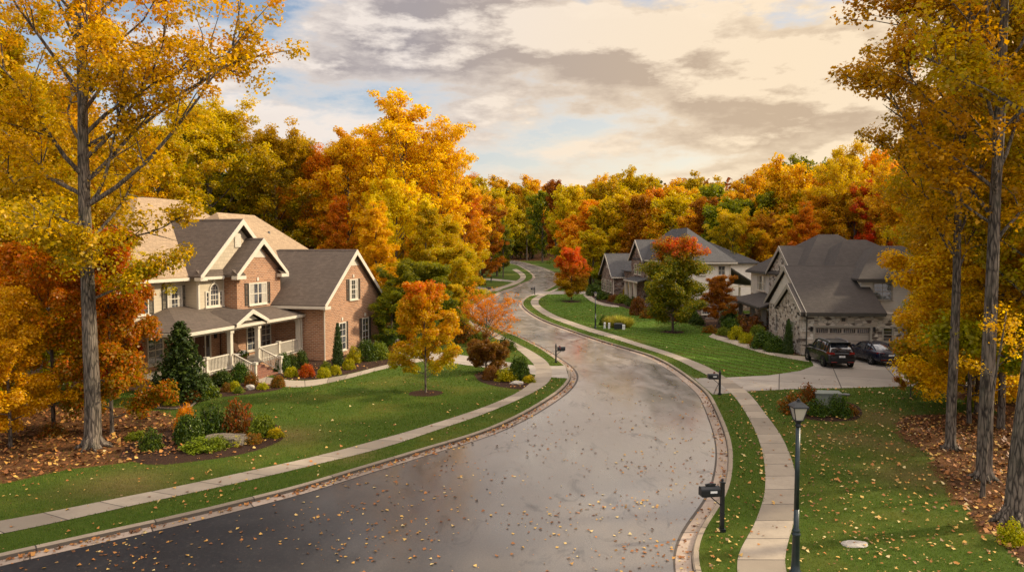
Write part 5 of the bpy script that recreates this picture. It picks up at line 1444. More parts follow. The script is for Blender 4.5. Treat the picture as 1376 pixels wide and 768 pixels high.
def tree_meshes(key, seed, H, r0, base, rad, n_limb, n_per, size, clump, up=(.5, 1.1), lean=(0, 0), top=.93, shape=None, sub=5, fork=False, sides=7, bare=0., limbs=None, extra=1.0, mat='bark'):
    """skeleton of a trunk, limbs and twigs; leaf clumps sit on the outer limbs"""
    rng = np.random.default_rng(seed); rnd = random.Random(seed)
    shape = shape or (lambda t: math.sin(math.pi * min(1, (t * .86 + .14))) ** .7)
    mb = MB(); n = 12; P = []; W = Vector((0, 0, 0))
    for i in range(n + 1):
        t = i / n; W += Vector((rnd.gauss(0, .035), rnd.gauss(0, .035), 0)) * H / 20 * (1.4 if i > 4 else .5)
        P.append(Vector((lean[0] * t ** 1.5, lean[1] * t ** 1.5, t * H * top)) + W)
    rr = [r0 * (1 - .88 * (i / n)) ** .8 for i in range(n + 1)]
    P.insert(0, Vector((0, 0, -.4))); rr.insert(0, r0 * 1.55); P.insert(2, P[1] + (P[2] - P[1]) * .12); rr.insert(2, r0 * 1.04); rr[1] = r0 * 1.38
    mb.tube(P, rr, sides + 3)
    if sides >= 9:
        for k in range(7):
            an = k * .9 + rnd.uniform(-.2, .2); q = r0 * rnd.uniform(2.0, 2.9)
            mb.tube([(r0 * .5 * math.cos(an), r0 * .5 * math.sin(an), r0 * 1.9), (r0 * 1.15 * math.cos(an), r0 * 1.15 * math.sin(an), r0 * .55), (q * math.cos(an + .1), q * math.sin(an + .1), -.04)], [r0 * .3, r0 * .32, r0 * .1], 7)
    def tp(t):
        f = t * n; 
        f = min(max(f, 1), n - .001); i = int(f); a = P[i + 1 if i >= 1 else i]; 
        i2 = min(i + 2, len(P) - 1); a = P[min(i + 1, len(P) - 1)]; b = P[i2]
        return a.lerp(b, f - i), r0 * (1 - .88 * t) ** .8
    C = []; CR = []
    LL = limbs or []
    for i in range(n_limb):
        t = base + (1 - base) * ((i + .5) / n_limb) ** .9 * .97
        LL.append((t, i * 2.39996 + rnd.uniform(-.4, .4), 1.0))
    for t, az, k in LL:
        p0, tr = tp(t)
        f = (t - base) / (1 - base); f = max(0, f)
        L_ = rad * shape(f) * rnd.uniform(.78, 1.12) * k
        if L_ < .3: L_ = .3
        el = up[0] + (up[1] - up[0]) * f + rnd.uniform(-.12, .12)
        d = Vector((math.cos(az) * math.cos(el), math.sin(az) * math.cos(el), math.sin(el)))
        L3 = L_ / max(.35, math.cos(el)) if el < 1.2 else L_
        L3 = min(L3, L_ * 1.7)
        pts = [p0]; m = 6; cur = p0.copy(); dd = d.copy()
        for j in range(m):
            dd = (dd + Vector((rnd.gauss(0, .13), rnd.gauss(0, .13), rnd.gauss(0, .1) + .03))).normalized()
            cur = cur + dd * L3 / m; pts.append(cur.copy())
        lr = min(tr * .5, .022 + L3 * .012)
        mb.tube(pts, [lr * (1 - .85 * j / m) for j in range(m + 1)], max(4, sides - 2), False)
        for j in range(2, m + 1):
            if rnd.random() < bare: continue
            C.append(pts[j] + Vector((rnd.gauss(0, .2), rnd.gauss(0, .2), rnd.gauss(.1, .2))) * clump); CR.append(clump * rnd.uniform(.65, 1.1))
        for q in range(sub):
            s = rnd.uniform(.3, 1.0); jf = s * m; j = min(int(jf), m - 1); a = pts[j].lerp(pts[j + 1], jf - j)
            e = (dd + Vector((rnd.gauss(0, .7), rnd.gauss(0, .7), rnd.gauss(.15, .45)))).normalized()
            l = L3 * rnd.uniform(.22, .42) * (1.1 - s * .35)
            b1 = a + e * l * .5 + Vector((0, 0, .03 * l)); b2 = a + e * l + Vector((rnd.gauss(0, .1), rnd.gauss(0, .1), rnd.gauss(0, .1))) * l
            mb.tube([a, b1, b2], [lr * .4, lr * .25, lr * .08], 4, False)
            if rnd.random() < bare: continue
            C.append(b2); CR.append(clump * rnd.uniform(.6, 1.15))
            if rnd.random() < .7: C.append(b1 + Vector((rnd.gauss(0, .3), rnd.gauss(0, .3), .1)) * clump); CR.append(clump * rnd.uniform(.5, .9))
    # crown tip
    for _ in range(3): C.append(P[-1] + Vector((rnd.gauss(0, .5), rnd.gauss(0, .5), rnd.uniform(-.3, .5))) * clump); CR.append(clump * .8)
    v, a = leaf_cloud([tuple(c) for c in C], np.array(CR), n_per, size, rng, Hh=H)
    tm = mb.build(key + '_trunk', M[mat], smooth=True, uv=False); me1 = tm.data; bpy.data.objects.remove(tm)
    me2 = np_mesh(key + '_crown', v, 4, L['gold'], False, a)
    return me1, me2, H
T = {}
el = lambda t: math.sin(math.pi * min(1, t * .8 + .2)) ** .65
cone_ = lambda t: max(.12, 1.0 - t * .85) ** .8
T['far1'] = tree_meshes('far1', 1, 20, .3, .16, 5.0, 28, 50, .36, .95, shape=el, sub=7, sides=4)
T['far2'] = tree_meshes('far2', 2, 20, .3, .2, 4.2, 26, 50, .34, .9, shape=lambda t: math.sin(math.pi * min(1, t * .72 + .28)) ** .8, sub=7, sides=4)
T['far3'] = tree_meshes('far3', 3, 20, .32, .12, 4.4, 30, 48, .35, .95, shape=lambda t: max(.45, 1 - t * .55), up=(.2, 1.05), sub=7, sides=4)
T['far4'] = tree_meshes('far4', 4, 20, .34, .22, 5.6, 27, 52, .37, 1.0, shape=el, up=(.3, 1.2), sub=7, sides=4)
T['mid1'] = tree_meshes('mid1', 11, 20, .26, .14, 4.6, 36, 125, .2, .8, shape=el, sub=6)
T['mid2'] = tree_meshes('mid2', 12, 20, .28, .2, 5.4, 34, 135, .2, .86, shape=el, up=(.35, 1.15), sub=6)
T['mid3'] = tree_meshes('mid3', 13, 20, .25, .12, 4.0, 36, 120, .19, .78, shape=lambda t: max(.22, 1 - t * .72), up=(.2, 1.0), sub=6)
T['mid4'] = tree_meshes('mid4', 14, 20, .24, .3, 4.9, 26, 95, .2, .8, shape=el, up=(.7, 1.25), sub=6)
T['mid5'] = tree_meshes('mid5', 15, 20, .27, .1, 4.7, 38, 125, .2, .8, shape=el, sub=6)
T['near1'] = tree_meshes('near1', 21, 20, .2, .22, 5.0, 28, 260, .15, .85, shape=el, up=(.3, 1.1), sub=7)
T['near2'] = tree_meshes('near2', 22, 20, .19, .12, 4.4, 30, 240, .15, .8, shape=el, up=(.15, 1.05), sub=7)
T['under'] = tree_meshes('under', 23, 10, .11, .14, 3.3, 22, 200, .13, .62, shape=lambda t: max(.3, 1 - t * .7), up=(.05, .9), sub=7)
T['under2'] = tree_meshes('under2', 24, 10, .1, .2, 3.2, 20, 200, .13, .6, shape=el, up=(.1, .9), sub=7)
T['young'] = tree_meshes('young', 31, 8, .08, .2, 2.45, 26, 190, .12, .5, shape=lambda t: max(.15, math.sin(math.pi * min(1, t * .7 + .3))) , up=(.45, 1.2), sub=6)
T['round'] = tree_meshes('round', 32, 10, .16, .14, 3.4, 36, 170, .17, .8, shape=lambda t: max(.2, math.sin(math.pi * min(1, t * .66 + .3))) ** .8, up=(.25, 1.15), sub=7)
T['vase'] = tree_meshes('vase', 33, 5, .1, .06, 3.0, 20, 20, .12, .42, shape=lambda t: 1 - t * .4, up=(.55, 1.1), sub=8, top=.6)
T['sapling'] = tree_meshes('sapling', 35, 9, .11, .62, 1.3, 6, 12, .12, .5, shape=el, up=(.5, 1.1), sub=4, lean=(.9, 0))
T['umbrella'] = tree_meshes('umbrella', 34, 2.4, .1, .35, 1.75, 18, 150, .1, .34, shape=lambda t: 1.0, up=(.15, .7), sub=6, top=.75)
# the great oak on the left: long open limbs, one reaching far to the right
T['oak'] = tree_meshes('oak', 41, 25, .33, .32, 5.0, 24, 150, .135, .8, shape=el, up=(.35, 1.1), sub=8, sides=9, extra=1, bare=.2,
     limbs=[(.42, .25, .95), (.5, .05, 1.45), (.54, -.35, 1.25), (.52, 3.3, 1.2), (.6, .4, 1.3), (.4, 2.9, 1.0), (.36, -.8, .9), (.62, .1, 1.2), (.66, -.9, 1.2)])
# tall, half bare trees on the right, their lit sides thin against the sky
T['poplar'] = tree_meshes('poplar', 42, 25, .215, .4, 4.0, 20, 105, .13, .66, shape=el, up=(.7, 1.15), sub=8, sides=9, bare=.28, lean=(.3, 0),
     limbs=[(.5, 3.0, .9), (.56, 3.5, 1.0), (.62, 2.7, .95), (.45, 3.3, .7), (.68, 3.2, .9), (.74, 2.9, .8)])
T['beech'] = tree_meshes('beech', 43, 25, .29, .5, 4.6, 18, 150, .13, .75, shape=el, up=(.6, 1.15), sub=7, sides=9, bare=.15, lean=(4.2, .3))

def plant_tree(kind, x, y, h, leaf, label, group=None, rz=None, wide=1.0, name='tree', cat='tree', bark=None):
    tm, cm, H = T[kind]
    s = h / H
    e = empty(name, (x, y, float(gz(x, y)) - .02), random.uniform(0, 6.28) if rz is None else rz, label, cat, group)
    e.scale = (s * wide, s * wide, s)
    t = link('trunk', tm, e)
    c = link('crown', cm, e)
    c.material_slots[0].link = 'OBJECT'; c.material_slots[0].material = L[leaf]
    if bark: t.material_slots[0].link = 'OBJECT'; t.material_slots[0].material = M[bark]
    return e
def at_px(px, dep): return (px - 688) / 1000 * dep, dep
def top_h(x, y, topy): return CAMH + (335 - topy) / 1000 * y - float(gz(x, y))

# --- foreground left
g = G(125, 601)
plant_tree('oak', g[0], g[1], 25, 'oak', 'huge amber oak with thick pale trunk, nearest of the left wood', rz=0.0, name='oak_tree', wide=.98)
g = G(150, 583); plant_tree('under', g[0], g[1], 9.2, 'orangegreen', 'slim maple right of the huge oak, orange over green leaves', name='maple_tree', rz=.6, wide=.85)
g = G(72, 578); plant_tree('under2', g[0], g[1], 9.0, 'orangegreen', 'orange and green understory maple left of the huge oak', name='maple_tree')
g = G(14, 600); plant_tree('under', g[0], g[1], 6.6, 'gold', 'low golden maple at the left picture edge', name='maple_tree', rz=2)
plant_tree('under2', *at_px(30, 36), 10.5, 'goldgreen', 'gold and green understory maple behind the low golden one', name='maple_tree')
plant_tree('under', *at_px(150, 43), 7, 'red', 'scarlet understory maple just right of the huge oak trunk, farther back', name='maple_tree')
plant_tree('under2', *at_px(172, 46), 8.5, 'goldgreen', 'gold and green understory maple left of the spruce', name='maple_tree', rz=1)
plant_tree('under', *at_px(-40, 38), 10, 'goldgreen', 'gold and green maple beyond the left picture edge', name='maple_tree')
lw = [(-30, 38, 20, 'near1', 'goldgreen'), (35, 45, 19, 'near2', 'gold'), (95, 50, 17, 'near1', 'goldgreen'), (-20, 52, 22, 'near2', 'yellow'), (60, 58, 21, 'near1', 'gold'), (150, 56, 16, 'near2', 'goldgreen'), (105, 46, 14, 'near2', 'goldgreen'),
      (0, 66, 22, 'mid2', 'gold'), (118, 68, 19, 'mid1', 'yellow'), (60, 76, 24, 'mid2', 'gold'), (175, 72, 18, 'mid5', 'gold'), (-40, 70, 24, 'mid1', 'orange'), (-70, 46, 20, 'near1', 'gold')]
DESC = {'gold': 'golden', 'yellow': 'bright yellow', 'orange': 'orange', 'rust': 'rust brown', 'olive': 'olive green', 'green': 'dark green', 'goldgreen': 'gold and green', 'orangegreen': 'orange and green', 'red': 'red', 'bronze': 'bronze'}
seen = {}
LABELLED = []
def auto_label(leaf, where, key):
    """same-looking neighbours of one stand share label and group"""
    lab = '%s autumn tree %s' % (DESC[leaf], where)
    return lab, key
STANDS = []
def stand(items, where, key):
    for px, dep, h, kind, leaf in items:
        x, y = at_px(px, dep); STANDS.append((x, y, h, kind, leaf, where, key))
stand([(a, b, c, d, e) for a, b, c, d, e in lw], 'in the left wood behind the huge oak', 'left wood trees')
# --- behind the brick house
def band(lst, where, key):
    for px, dep, topy, kind, leaf, wide in lst:
        x, y = at_px(px, dep); STANDS.append((x, y, top_h(x, y, topy), kind, leaf, where, key, wide))
band([(215, 72, 160, 'mid1', 'goldgreen', 1), (285, 80, 140, 'mid2', 'olive', 1.0), (255, 92, 150, 'mid5', 'green', 1), (372, 84, 176, 'mid2', 'olive', 1.0), (330, 94, 182, 'mid5', 'green', 1), (412, 96, 190, 'mid1', 'olive', 1),
      (430, 86, 200, 'mid1', 'orangegreen', .9)], 'rising behind the roof of the brick house', 'trees behind the brick house')
band([(468, 84, 172, 'mid5', 'gold', .9), (540, 80, 146, 'mid4', 'gold', 1.1), (500, 92, 178, 'mid1', 'gold', .95), (588, 84, 185, 'mid4', 'gold', .9), (560, 98, 180, 'mid5', 'orange', 1), (628, 98, 195, 'mid4', 'rust', .8),
      (455, 76, 255, 'mid3', 'orangegreen', .9), (505, 70, 262, 'mid3', 'gold', 1.05), (532, 76, 232, 'mid1', 'yellow', .9), (572, 74, 262, 'mid3', 'goldgreen', .9), (552, 62, 345, 'under2', 'green', 1.2),
      (600, 78, 285, 'mid5', 'goldgreen', 1.0), (582, 64, 350, 'under', 'green', 1.3), (612, 72, 325, 'under2', 'goldgreen', 1.15), (592, 92, 250, 'mid3', 'orange', 1), (632, 100, 262, 'mid1', 'olive', .9),
      (610, 66, 380, 'under', 'olive', 1.2), (526, 60, 385, 'under2', 'green', 1.2)], 'between the brick house and the bend', 'trees right of the brick house')
band([(640, 118, 300, 'mid5', 'orange', .9), (655, 128, 315, 'mid1', 'rust', .9), (622, 122, 270, 'mid2', 'orangegreen', 1), (648, 150, 262, 'mid1', 'rust', 1), (668, 178, 272, 'far3', 'olive', .9), (676, 172, 292, 'far2', 'green', .75),
      (672, 205, 250, 'far1', 'goldgreen', .9), (650, 190, 246, 'far2', 'gold', 1), (672, 300, 240, 'far4', 'bronze', 1.0), (694, 306, 244, 'far1', 'green', 1.0), (683, 302, 262, 'far4', 'goldgreen', 1.1), (706, 304, 262, 'far1', 'goldgreen', 1.1), (716, 300, 240, 'far4', 'gold', 1), (661, 301, 255, 'far1', 'orange', 1), (700, 298, 300, 'far1', 'green', 1.6), (688, 299, 302, 'far4', 'green', 1.6), (712, 297, 298, 'far4', 'olive', 1.6), (676, 298, 300, 'far1', 'rust', 1.6), (630, 150, 246, 'mid5', 'gold', 1), (608, 132, 240, 'mid2', 'orange', 1), (640, 96, 345, 'under', 'olive', 1.3), (626, 110, 320, 'mid3', 'olive', .9)],
     'left of the road near the far bend', 'trees left of the far road')
# --- foreground right
g = G(1277, 603); plant_tree('poplar', g[0], g[1], 22.5, 'bronze', 'dark trunked bronze tree, third trunk from the right edge', rz=.3, name='tree')
g = G(1322, 643); plant_tree('poplar', g[0], g[1], 26, 'bronze', 'tall pale trunked tree with thin bronze crown on the right', rz=-.2, wide=1.1)
g = G(1362, 702); plant_tree('beech', g[0], g[1], 26, 'goldgreen', 'thick grey trunked tree at the right picture edge', rz=0.0)
g = G(1320, 668); plant_tree('sapling', g[0], g[1], 6.5, 'gold', 'thin leaning sapling just before the tall pale trunk', rz=.2)
plant_tree('under2', *at_px(1308, 34), 9.5, 'gold', 'golden maple between the right trunks', rz=.3, wide=1.1, name='maple_tree')
plant_tree('under', *at_px(1286, 37), 11, 'orangegreen', 'orange gold maple overhanging the driveway end, right of the saloon', rz=1.3, wide=.8, name='maple_tree')
plant_tree('under2', *at_px(1228, 40), 3.6, 'rust', 'low rust coloured shrub tree at the driveway end', rz=.3, wide=.8, name='maple_tree')
plant_tree('near2', *at_px(1318, 36), 12, 'bronze', 'bronze mid height tree behind the right trunks', rz=.3)
plant_tree('near1', *at_px(1352, 33), 16, 'bronze', 'full bronze crowned tree behind the thick grey trunk', rz=2.3)
stand([(1310, 44, 19, 'near2', 'bronze'), (1372, 41, 22, 'near2', 'bronze'), (1400, 30, 20, 'near1', 'goldgreen'), (1285, 54, 17, 'near1', 'goldgreen'), (1345, 56, 20, 'near2', 'gold'), (1410, 52, 22, 'near1', 'gold'), (1235, 78, 17, 'mid2', 'bronze'), (1440, 38, 18, 'near2', 'yellow'),
       (1262, 66, 16, 'near2', 'orange'), (1325, 70, 20, 'mid2', 'goldgreen'), (1385, 68, 22, 'mid1', 'gold')], 'in the right wood behind the tall trunks', 'right wood trees')
# --- yard trees
g = G(572, 527); plant_tree('young', g[0], g[1], 6.3, 'youngmaple', 'young orange maple alone on the brick house lawn', rz=.5, name='maple_tree', wide=.95)
g = G(654, 464); plant_tree('vase', g[0], g[1], 4.3, 'orange', 'spreading thin orange tree beside the inner verge', rz=.9, name='tree', wide=1.0)
g = G(653, 500); plant_tree('umbrella', g[0], g[1], 1.8, 'maroon', 'small maroon umbrella shaped maple in the kidney bed', rz=.9, name='maple_tree', wide=.98)
g = G(904, 445); plant_tree('round', g[0], g[1], 8.5, 'redtop', 'round green maple with red top before the cream house', rz=.4, name='maple_tree', wide=.95)
g = G(768, 404); plant_tree('round', g[0], g[1], 7.4, 'crimson', 'crimson topped maple on the far front lawn', rz=2.4, name='maple_tree', wide=.86)
g = G(965, 439); plant_tree('young', g[0], g[1], 5.4, 'rust', 'rust brown small tree between the two right houses', rz=1.4, name='tree', wide=1.05)
# --- woods behind the right hand houses and over the far bend
cols = ['gold'] * 8 + ['yellow'] * 4 + ['orange'] * 4 + ['olive'] * 5 + ['green'] * 4 + ['bronze'] * 3 + ['goldgreen'] * 4 + ['rust'] * 2
rs = random.Random(5)
def rows(lst, where, key):
    for px0, px1, step, d0, d1, t0, t1, jit in lst:
        px = px0
        while px < px1:
            f = (px - px0) / max(1, px1 - px0); dep = d0 + (d1 - d0) * f + rs.uniform(-5, 5)
            x, y = at_px(px, dep); ty = t0 + (t1 - t0) * f + rs.uniform(-jit, jit)
            h = top_h(x, y, ty)
            kind = rs.choice(['far1', 'far2', 'far3', 'far4'] if dep > 105 else ['mid1', 'mid2', 'mid5', 'mid3'])
            STANDS.append((x, y, max(h, 7), kind, rs.choice(cols), where, key, rs.uniform(.85, 1.15) * (15 / max(h, 9)) ** .45))
            px += step * rs.uniform(.8, 1.2)
rows([(705, 800, 17, 205, 150, 292, 270, 10), (702, 815, 20, 240, 172, 268, 250, 9), (708, 830, 22, 285, 205, 250, 238, 9), (722, 800, 24, 165, 142, 330, 300, 12)], 'standing above the far bend of the road', 'trees beyond the far bend')
rows([(815, 1000, 22, 150, 118, 268, 266, 12), (830, 1010, 24, 175, 140, 240, 250, 14), (850, 1010, 26, 205, 165, 232, 235, 10), (815, 860, 20, 155, 150, 300, 290, 8)], 'in the woods behind the cream house', 'trees behind the cream house')
rows([(985, 1060, 20, 104, 100, 290, 285, 12), (1000, 1200, 24, 122, 100, 255, 240, 14), (1010, 1210, 28, 150, 125, 232, 215, 12), (1020, 1220, 32, 175, 150, 222, 212, 8)], 'in the woods behind the stone house', 'trees behind the stone house')
STANDS += [((1058 - 688) * .118, 118, 21.5, 'far4', 'gold', 'in the woods behind the stone house', 'trees behind the stone house', .8), ((1128 - 688) * .105, 105, 22, 'mid4', 'yellow', 'in the woods behind the stone house', 'trees behind the stone house', .9),
           ((1170 - 688) * .1, 100, 17, 'mid1', 'red', 'in the woods behind the stone house', 'trees behind the stone house', .9), ((1080 - 688) * .1, 100, 15, 'mid3', 'orange', 'in the woods behind the stone house', 'trees behind the stone house', 1),
           ((775 - 688) * .185, 185, 23, 'far1', 'yellow', 'standing above the far bend of the road', 'trees beyond the far bend', .7), ((812 - 688) * .165, 165, 22, 'far4', 'goldgreen', 'standing above the far bend of the road', 'trees beyond the far bend', .9),
           ((742 - 688) * .19, 190, 15, 'far3', 'rust', 'standing above the far bend of the road', 'trees beyond the far bend', .8), ((706 - 688) * .25, 250, 14, 'far2', 'gold', 'standing above the far bend of the road', 'trees beyond the far bend', .8)]
# far left and far right flanks beyond the houses, seen only between crowns
rows([(300, 640, 34, 125, 130, 235, 235, 12), (430, 640, 34, 165, 175, 240, 238, 8)], 'deep in the wood beyond the brick house', 'trees deep behind the brick house')
cnt = {}
for s_ in STANDS:
    cnt[(s_[4], s_[5])] = cnt.get((s_[4], s_[5]), 0) + 1
for s_ in STANDS:
    x, y, h, kind, leaf, where, key = s_[:7]; wide = s_[7] if len(s_) > 7 else 1.0
    if 70 < y < 292 and (xl(y) - 2.5 < x < xr(y) + 2.5): continue
    one = cnt[(leaf, where)] == 1
    plant_tree(kind, x, y, h, leaf, ('the only %s tree %s' if one else '%s autumn tree %s') % (DESC[leaf], where), None if one else key, wide=wide)

# the distant wood that closes the view: one mass
def distant():
    rng = np.random.default_rng(77); V = []; A = []
    C = []; R_ = []; base = []
    for i in range(1500):
        y = rng.uniform(225, 430); x = rng.uniform(-.62, .72) * y
        if abs(x - 3) < 14 and y < 292: continue
        h = rng.uniform(13, 21); z0 = float(gz(x, y)); r = rng.uniform(3, 4.6); t = rng.random()
        for k in range(7):
            a = rng.uniform(0, 6.28); f = k / 6
            C.append((x + math.cos(a) * r * .6 * (1 - f * .6), y + math.sin(a) * r * .6 * (1 - f * .6), z0 + h * (.3 + .66 * f))); R_.append(r * (.62 - .25 * f)); base.append(t)
    C = np.array(C); v, a = leaf_cloud(C, np.array(R_), 9, 1.35, rng, Hh=60)
    a[:, 0] = np.repeat(np.repeat(base, 9), 4); a[:, 2] = .5
    t = NT('distant_foliage'); at = t.n('ShaderNodeAttribute', attribute_name='tint'); sp = t.n('ShaderNodeSeparateColor', i={0: at.outputs['Color']})
    c = t.mix(t.ramp(sp.outputs[0], .2, .5), (.14, .15, .035), (.5, .25, .04)); c = t.mix(t.ramp(sp.outputs[0], .6, .85), c, (.5, .17, .03)); c = t.mix(t.ramp(sp.outputs[1], .5, 1, 0, .5), c, (.45, .3, .06))
    o = np_mesh('distant_woods', v, 4, t.out(c, .8, .1), None, a); tag(o, 'distant autumn woods covering the low hills on the horizon', 'woodland', kind='stuff')
distant()
# brushwood under the trees
def brush():
    rng = np.random.default_rng(78); C = []; R_ = []
    def add(n, fx, rr=(.5, 1.1), hh=(.3, 1.6)):
        for i in range(n):
            x, y = fx(); 
            if onroad(np.array([x]), np.array([y]), 2)[0]: continue
            C.append((x, y, float(gz(x, y)) + rng.uniform(*hh))); R_.append(rng.uniform(*rr))
    U = rng.uniform
    add(260, lambda: (lambda y: (U(-.95, -.52) * y, y))(U(42, 66)), (.6, 1.3), (.3, 3.0))
    add(420, lambda: (lambda y: (U(-.7, -.08) * y - 3, y))(U(76, 125)), (.7, 1.5), (.3, 3.5))
    add(260, lambda: (lambda y: (U(.02, .16) * y + 6, y))(U(160, 240)), (.8, 1.6), (.3, 3.5))
    add(300, lambda: (lambda y: (U(.16, .55) * y, y))(U(128, 170)), (.9, 1.7), (.3, 3.5))
    add(220, lambda: (lambda y: (U(.33, .62) * y, y))(U(88, 125)), (.7, 1.4), (.3, 3.0))
    add(160, lambda: (lambda y: (U(.6, .95) * y, y))(U(36, 70)), (.5, 1.2), (.3, 2.4))
    add(120, lambda: (lambda y: (U(-.1, -.045) * y, y))(U(150, 240)), (.6, 1.3), (.3, 3.0))
    add(160, lambda: (U(-14, 26), U(294, 304)), (.9, 1.8), (.3, 6))
    v, a = leaf_cloud(np.array(C), np.array(R_), 60, .3, rng, Hh=60)
    o = np_mesh('undergrowth', v, 4, L['green'], None, a); tag(o, 'dark tangled undergrowth along the foot of the woods', 'undergrowth', kind='stuff')
brush()

# ------------------------------------------------------------------ shrubs
SH = {}
def shrub_mesh(key, seed, n, size, style='round'):
    rng = np.random.default_rng(seed)
    if style == 'round':
        m = int(n / 30); d = rng.normal(0, 1, (m, 3)); d[:, 2] = np.abs(d[:, 2]) * 1.0 - .12; d /= np.linalg.norm(d, axis=1)[:, None]
        C = d * rng.uniform(.62, .86, (m, 1)); C[:, 2] = C[:, 2] * .95 + .08; v, a = leaf_cloud(C, np.full(m, .22), 30, size, rng, flat=1, Hh=1)
    elif style == 'loose':
        m = int(n / 22); d = rng.normal(0, 1, (m, 3)); d[:, 2] = np.abs(d[:, 2]); d /= np.linalg.norm(d, axis=1)[:, None]
        C = d * rng.uniform(.3, 1.05, (m, 1)); v, a = leaf_cloud(C, rng.uniform(.14, .3, m), 22, size, rng, flat=1, Hh=1)
    elif style == 'cone':
        m = int(n / 26); t = rng.random(m); z = 1 - np.sqrt(1 - t) * 1.0; z = rng.random(m) ** 1.3; r = (1 - z) ** .62 * .42 * (z * 0 + 1); r = np.minimum(r, .36 + z); an = rng.uniform(0, 6.28, m)
        C = np.stack([np.cos(an) * r * .5, np.sin(an) * r * .5, z * .97 + .02], 1); v, a = leaf_cloud(C, .05 + r * .22, 26, size, rng, flat=1.3, Hh=1)
    elif style == 'spruce':
        V = []; 
        m = 0; C = []; R_ = []
        for k in range(26):
            z = .06 + .9 * k / 26; rr = .36 * (1 - z) ** .85 + .015; nb = max(4, int(15 * (1 - z)) + 3)
            for j in range(nb):
                an = j * 6.28 / nb + k * .7 + rng.uniform(-.15, .15); L_ = rr * rng.uniform(.8, 1.1)
                for s in (.35, .65, 1.0): C.append((math.cos(an) * L_ * s, math.sin(an) * L_ * s, z - .05 * s)); R_.append(.03 + .02 * (1 - z))
        v, a = leaf_cloud(np.array(C), np.array(R_), 16, size, rng, flat=.6, Hh=1)
    elif style == 'grass':
        an = rng.uniform(0, 6.28, n); r0 = rng.uniform(0, .45, n); el_ = rng.uniform(.5, 1.4, n); az = an + rng.normal(0, .6, n)
        p = np.stack([np.cos(an) * r0, np.sin(an) * r0, np.zeros(n)], 1); d = np.stack([np.cos(az) * np.cos(el_), np.sin(az) * np.cos(el_), np.sin(el_)], 1)
        s = np.stack([-np.sin(az), np.cos(az), np.zeros(n)], 1) * size; L_ = rng.uniform(.6, 1.0, (n, 1))
        m_ = p + d * L_ * .6; t_ = p + d * L_ * .95 - np.array([0, 0, .15]) * L_
        q = np.stack([p - s, m_ + s, t_, m_ - s], 1); v = q.reshape(-1, 3)
        a = np.ones((n, 4)); a[:, 0] = rng.random(n); a[:, 1] = rng.random(n); a[:, 2] = .5; a = np.repeat(a, 4, 0)
    if style == 'loose': v = v / 1.3
    if style == 'round': v = v / 1.06
    SH[key] = np_mesh(key + '_shrub', v, 4, L['box'], False, a)
    mb = MB()
    if style in ('cone', 'spruce'): mb.tube([(0, 0, -.05), (0, 0, .5), (0, 0, .92)], [.045, .03, .008], 6)
    else:
        rr = random.Random(seed)
        for k in range(7):
            an = k * .9; mb.tube([(.03 * math.cos(an), .03 * math.sin(an), -.1), (.25 * math.cos(an), .25 * math.sin(an), .35), (.5 * math.cos(an + .2), .5 * math.sin(an + .2), .7)], [.03, .02, .008], 5)
    o = mb.build(key + '_stems', M['barkd'], uv=False); SH[key + 's'] = o.data; bpy.data.objects.remove(o)
shrub_mesh('ball', 1, 5200, .085); shrub_mesh('ball2', 2, 5200, .095); shrub_mesh('loose', 3, 4200, .11, 'loose'); shrub_mesh('loose2', 4, 5200, .09, 'loose'); shrub_mesh('cone', 5, 11000, .035, 'cone')
shrub_mesh('spruce', 6, 0, .03, 'spruce'); shrub_mesh('tuft', 7, 1500, .012, 'grass')
SHRUBS = []
def shrub(kind, leaf, px, py, w, h, label, name='shrub', cat='shrub', group=None, rz=None, dpt=None):
    """w, h in metres; stands on the ground point seen at px, py"""
    g = G(px, py); z = float(gz(*g)); r = w / 2; fy = g[1] + r * .8
    x = g[0] * fy / g[1] if False else g[0]
    e = empty(name, (x, fy, z), random.uniform(0, 6.28) if rz is None else rz, label, cat, group)
    s = (w / .84 if kind in ('cone', ) else w / .74 if kind == 'spruce' else r)
    e.scale = (s, s * (dpt or 1), h)
    st = link('stem', SH[kind + 's'], e)
    f = link('foliage', SH[kind], e); f.material_slots[0].link = 'OBJECT'; f.material_slots[0].material = L[leaf]
    return e
S_ = shrub
# around the brick house porch
S_('spruce', 'spruce', 228, 543, 3.4, 4.5, 'dark spruce beside the left end of the porch', 'spruce_tree', 'tree')
S_('ball', 'box', 270, 524, 1.2, 1.0, 'dark clipped ball right of the spruce foot', group=None)
S_('ball2', 'box', 294, 520, 1.35, 1.05, 'dark clipped ball under the porch railing, left of the steps')
S_('ball', 'box', 318, 515, 1.45, 1.3, 'largest dark clipped ball touching the step railing')
S_('loose', 'mixed', 335, 519, 1.1, 1.0, 'reddish brown leafy shrub at the foot of the steps')
S_('ball2', 'mixed', 371, 521, .95, .75, 'round rusty shrub at the corner of the garden path')
S_('loose2', 'lime', 350, 524, .9, .45, 'low yellow green plant left of the rusty shrub')
S_('loose2', 'sage', 318, 529, .8, .45, 'low grey green plant in front of the largest dark ball')
S_('ball', 'lime', 313, 526, .8, .6, 'round yellow green shrub before the porch bed')
S_('loose2', 'mixed', 302, 527, .7, .6, 'small tan leafed shrub in the porch bed')
S_('loose', 'sage', 276, 536, 1.5, .9, 'pale green spreading shrub at the porch bed front')
S_('loose', 'mixed', 254, 541, 1.2, .7, 'tawny low shrub left of the pale green spreading one')
S_('loose2', 'olive', 226, 546, 1.0, .5, 'small olive plant by the curved stone edging')
S_('ball', 'box', 377, 501, 1.3, 1.35, 'dark clipped ball right of the step railing')
S_('ball2', 'box', 390, 498, 1.1, 1.2, 'dark clipped ball under the right porch railing')
S_('ball', 'box', 403, 497, 1.2, 1.35, 'dark clipped ball against the brick wing corner')
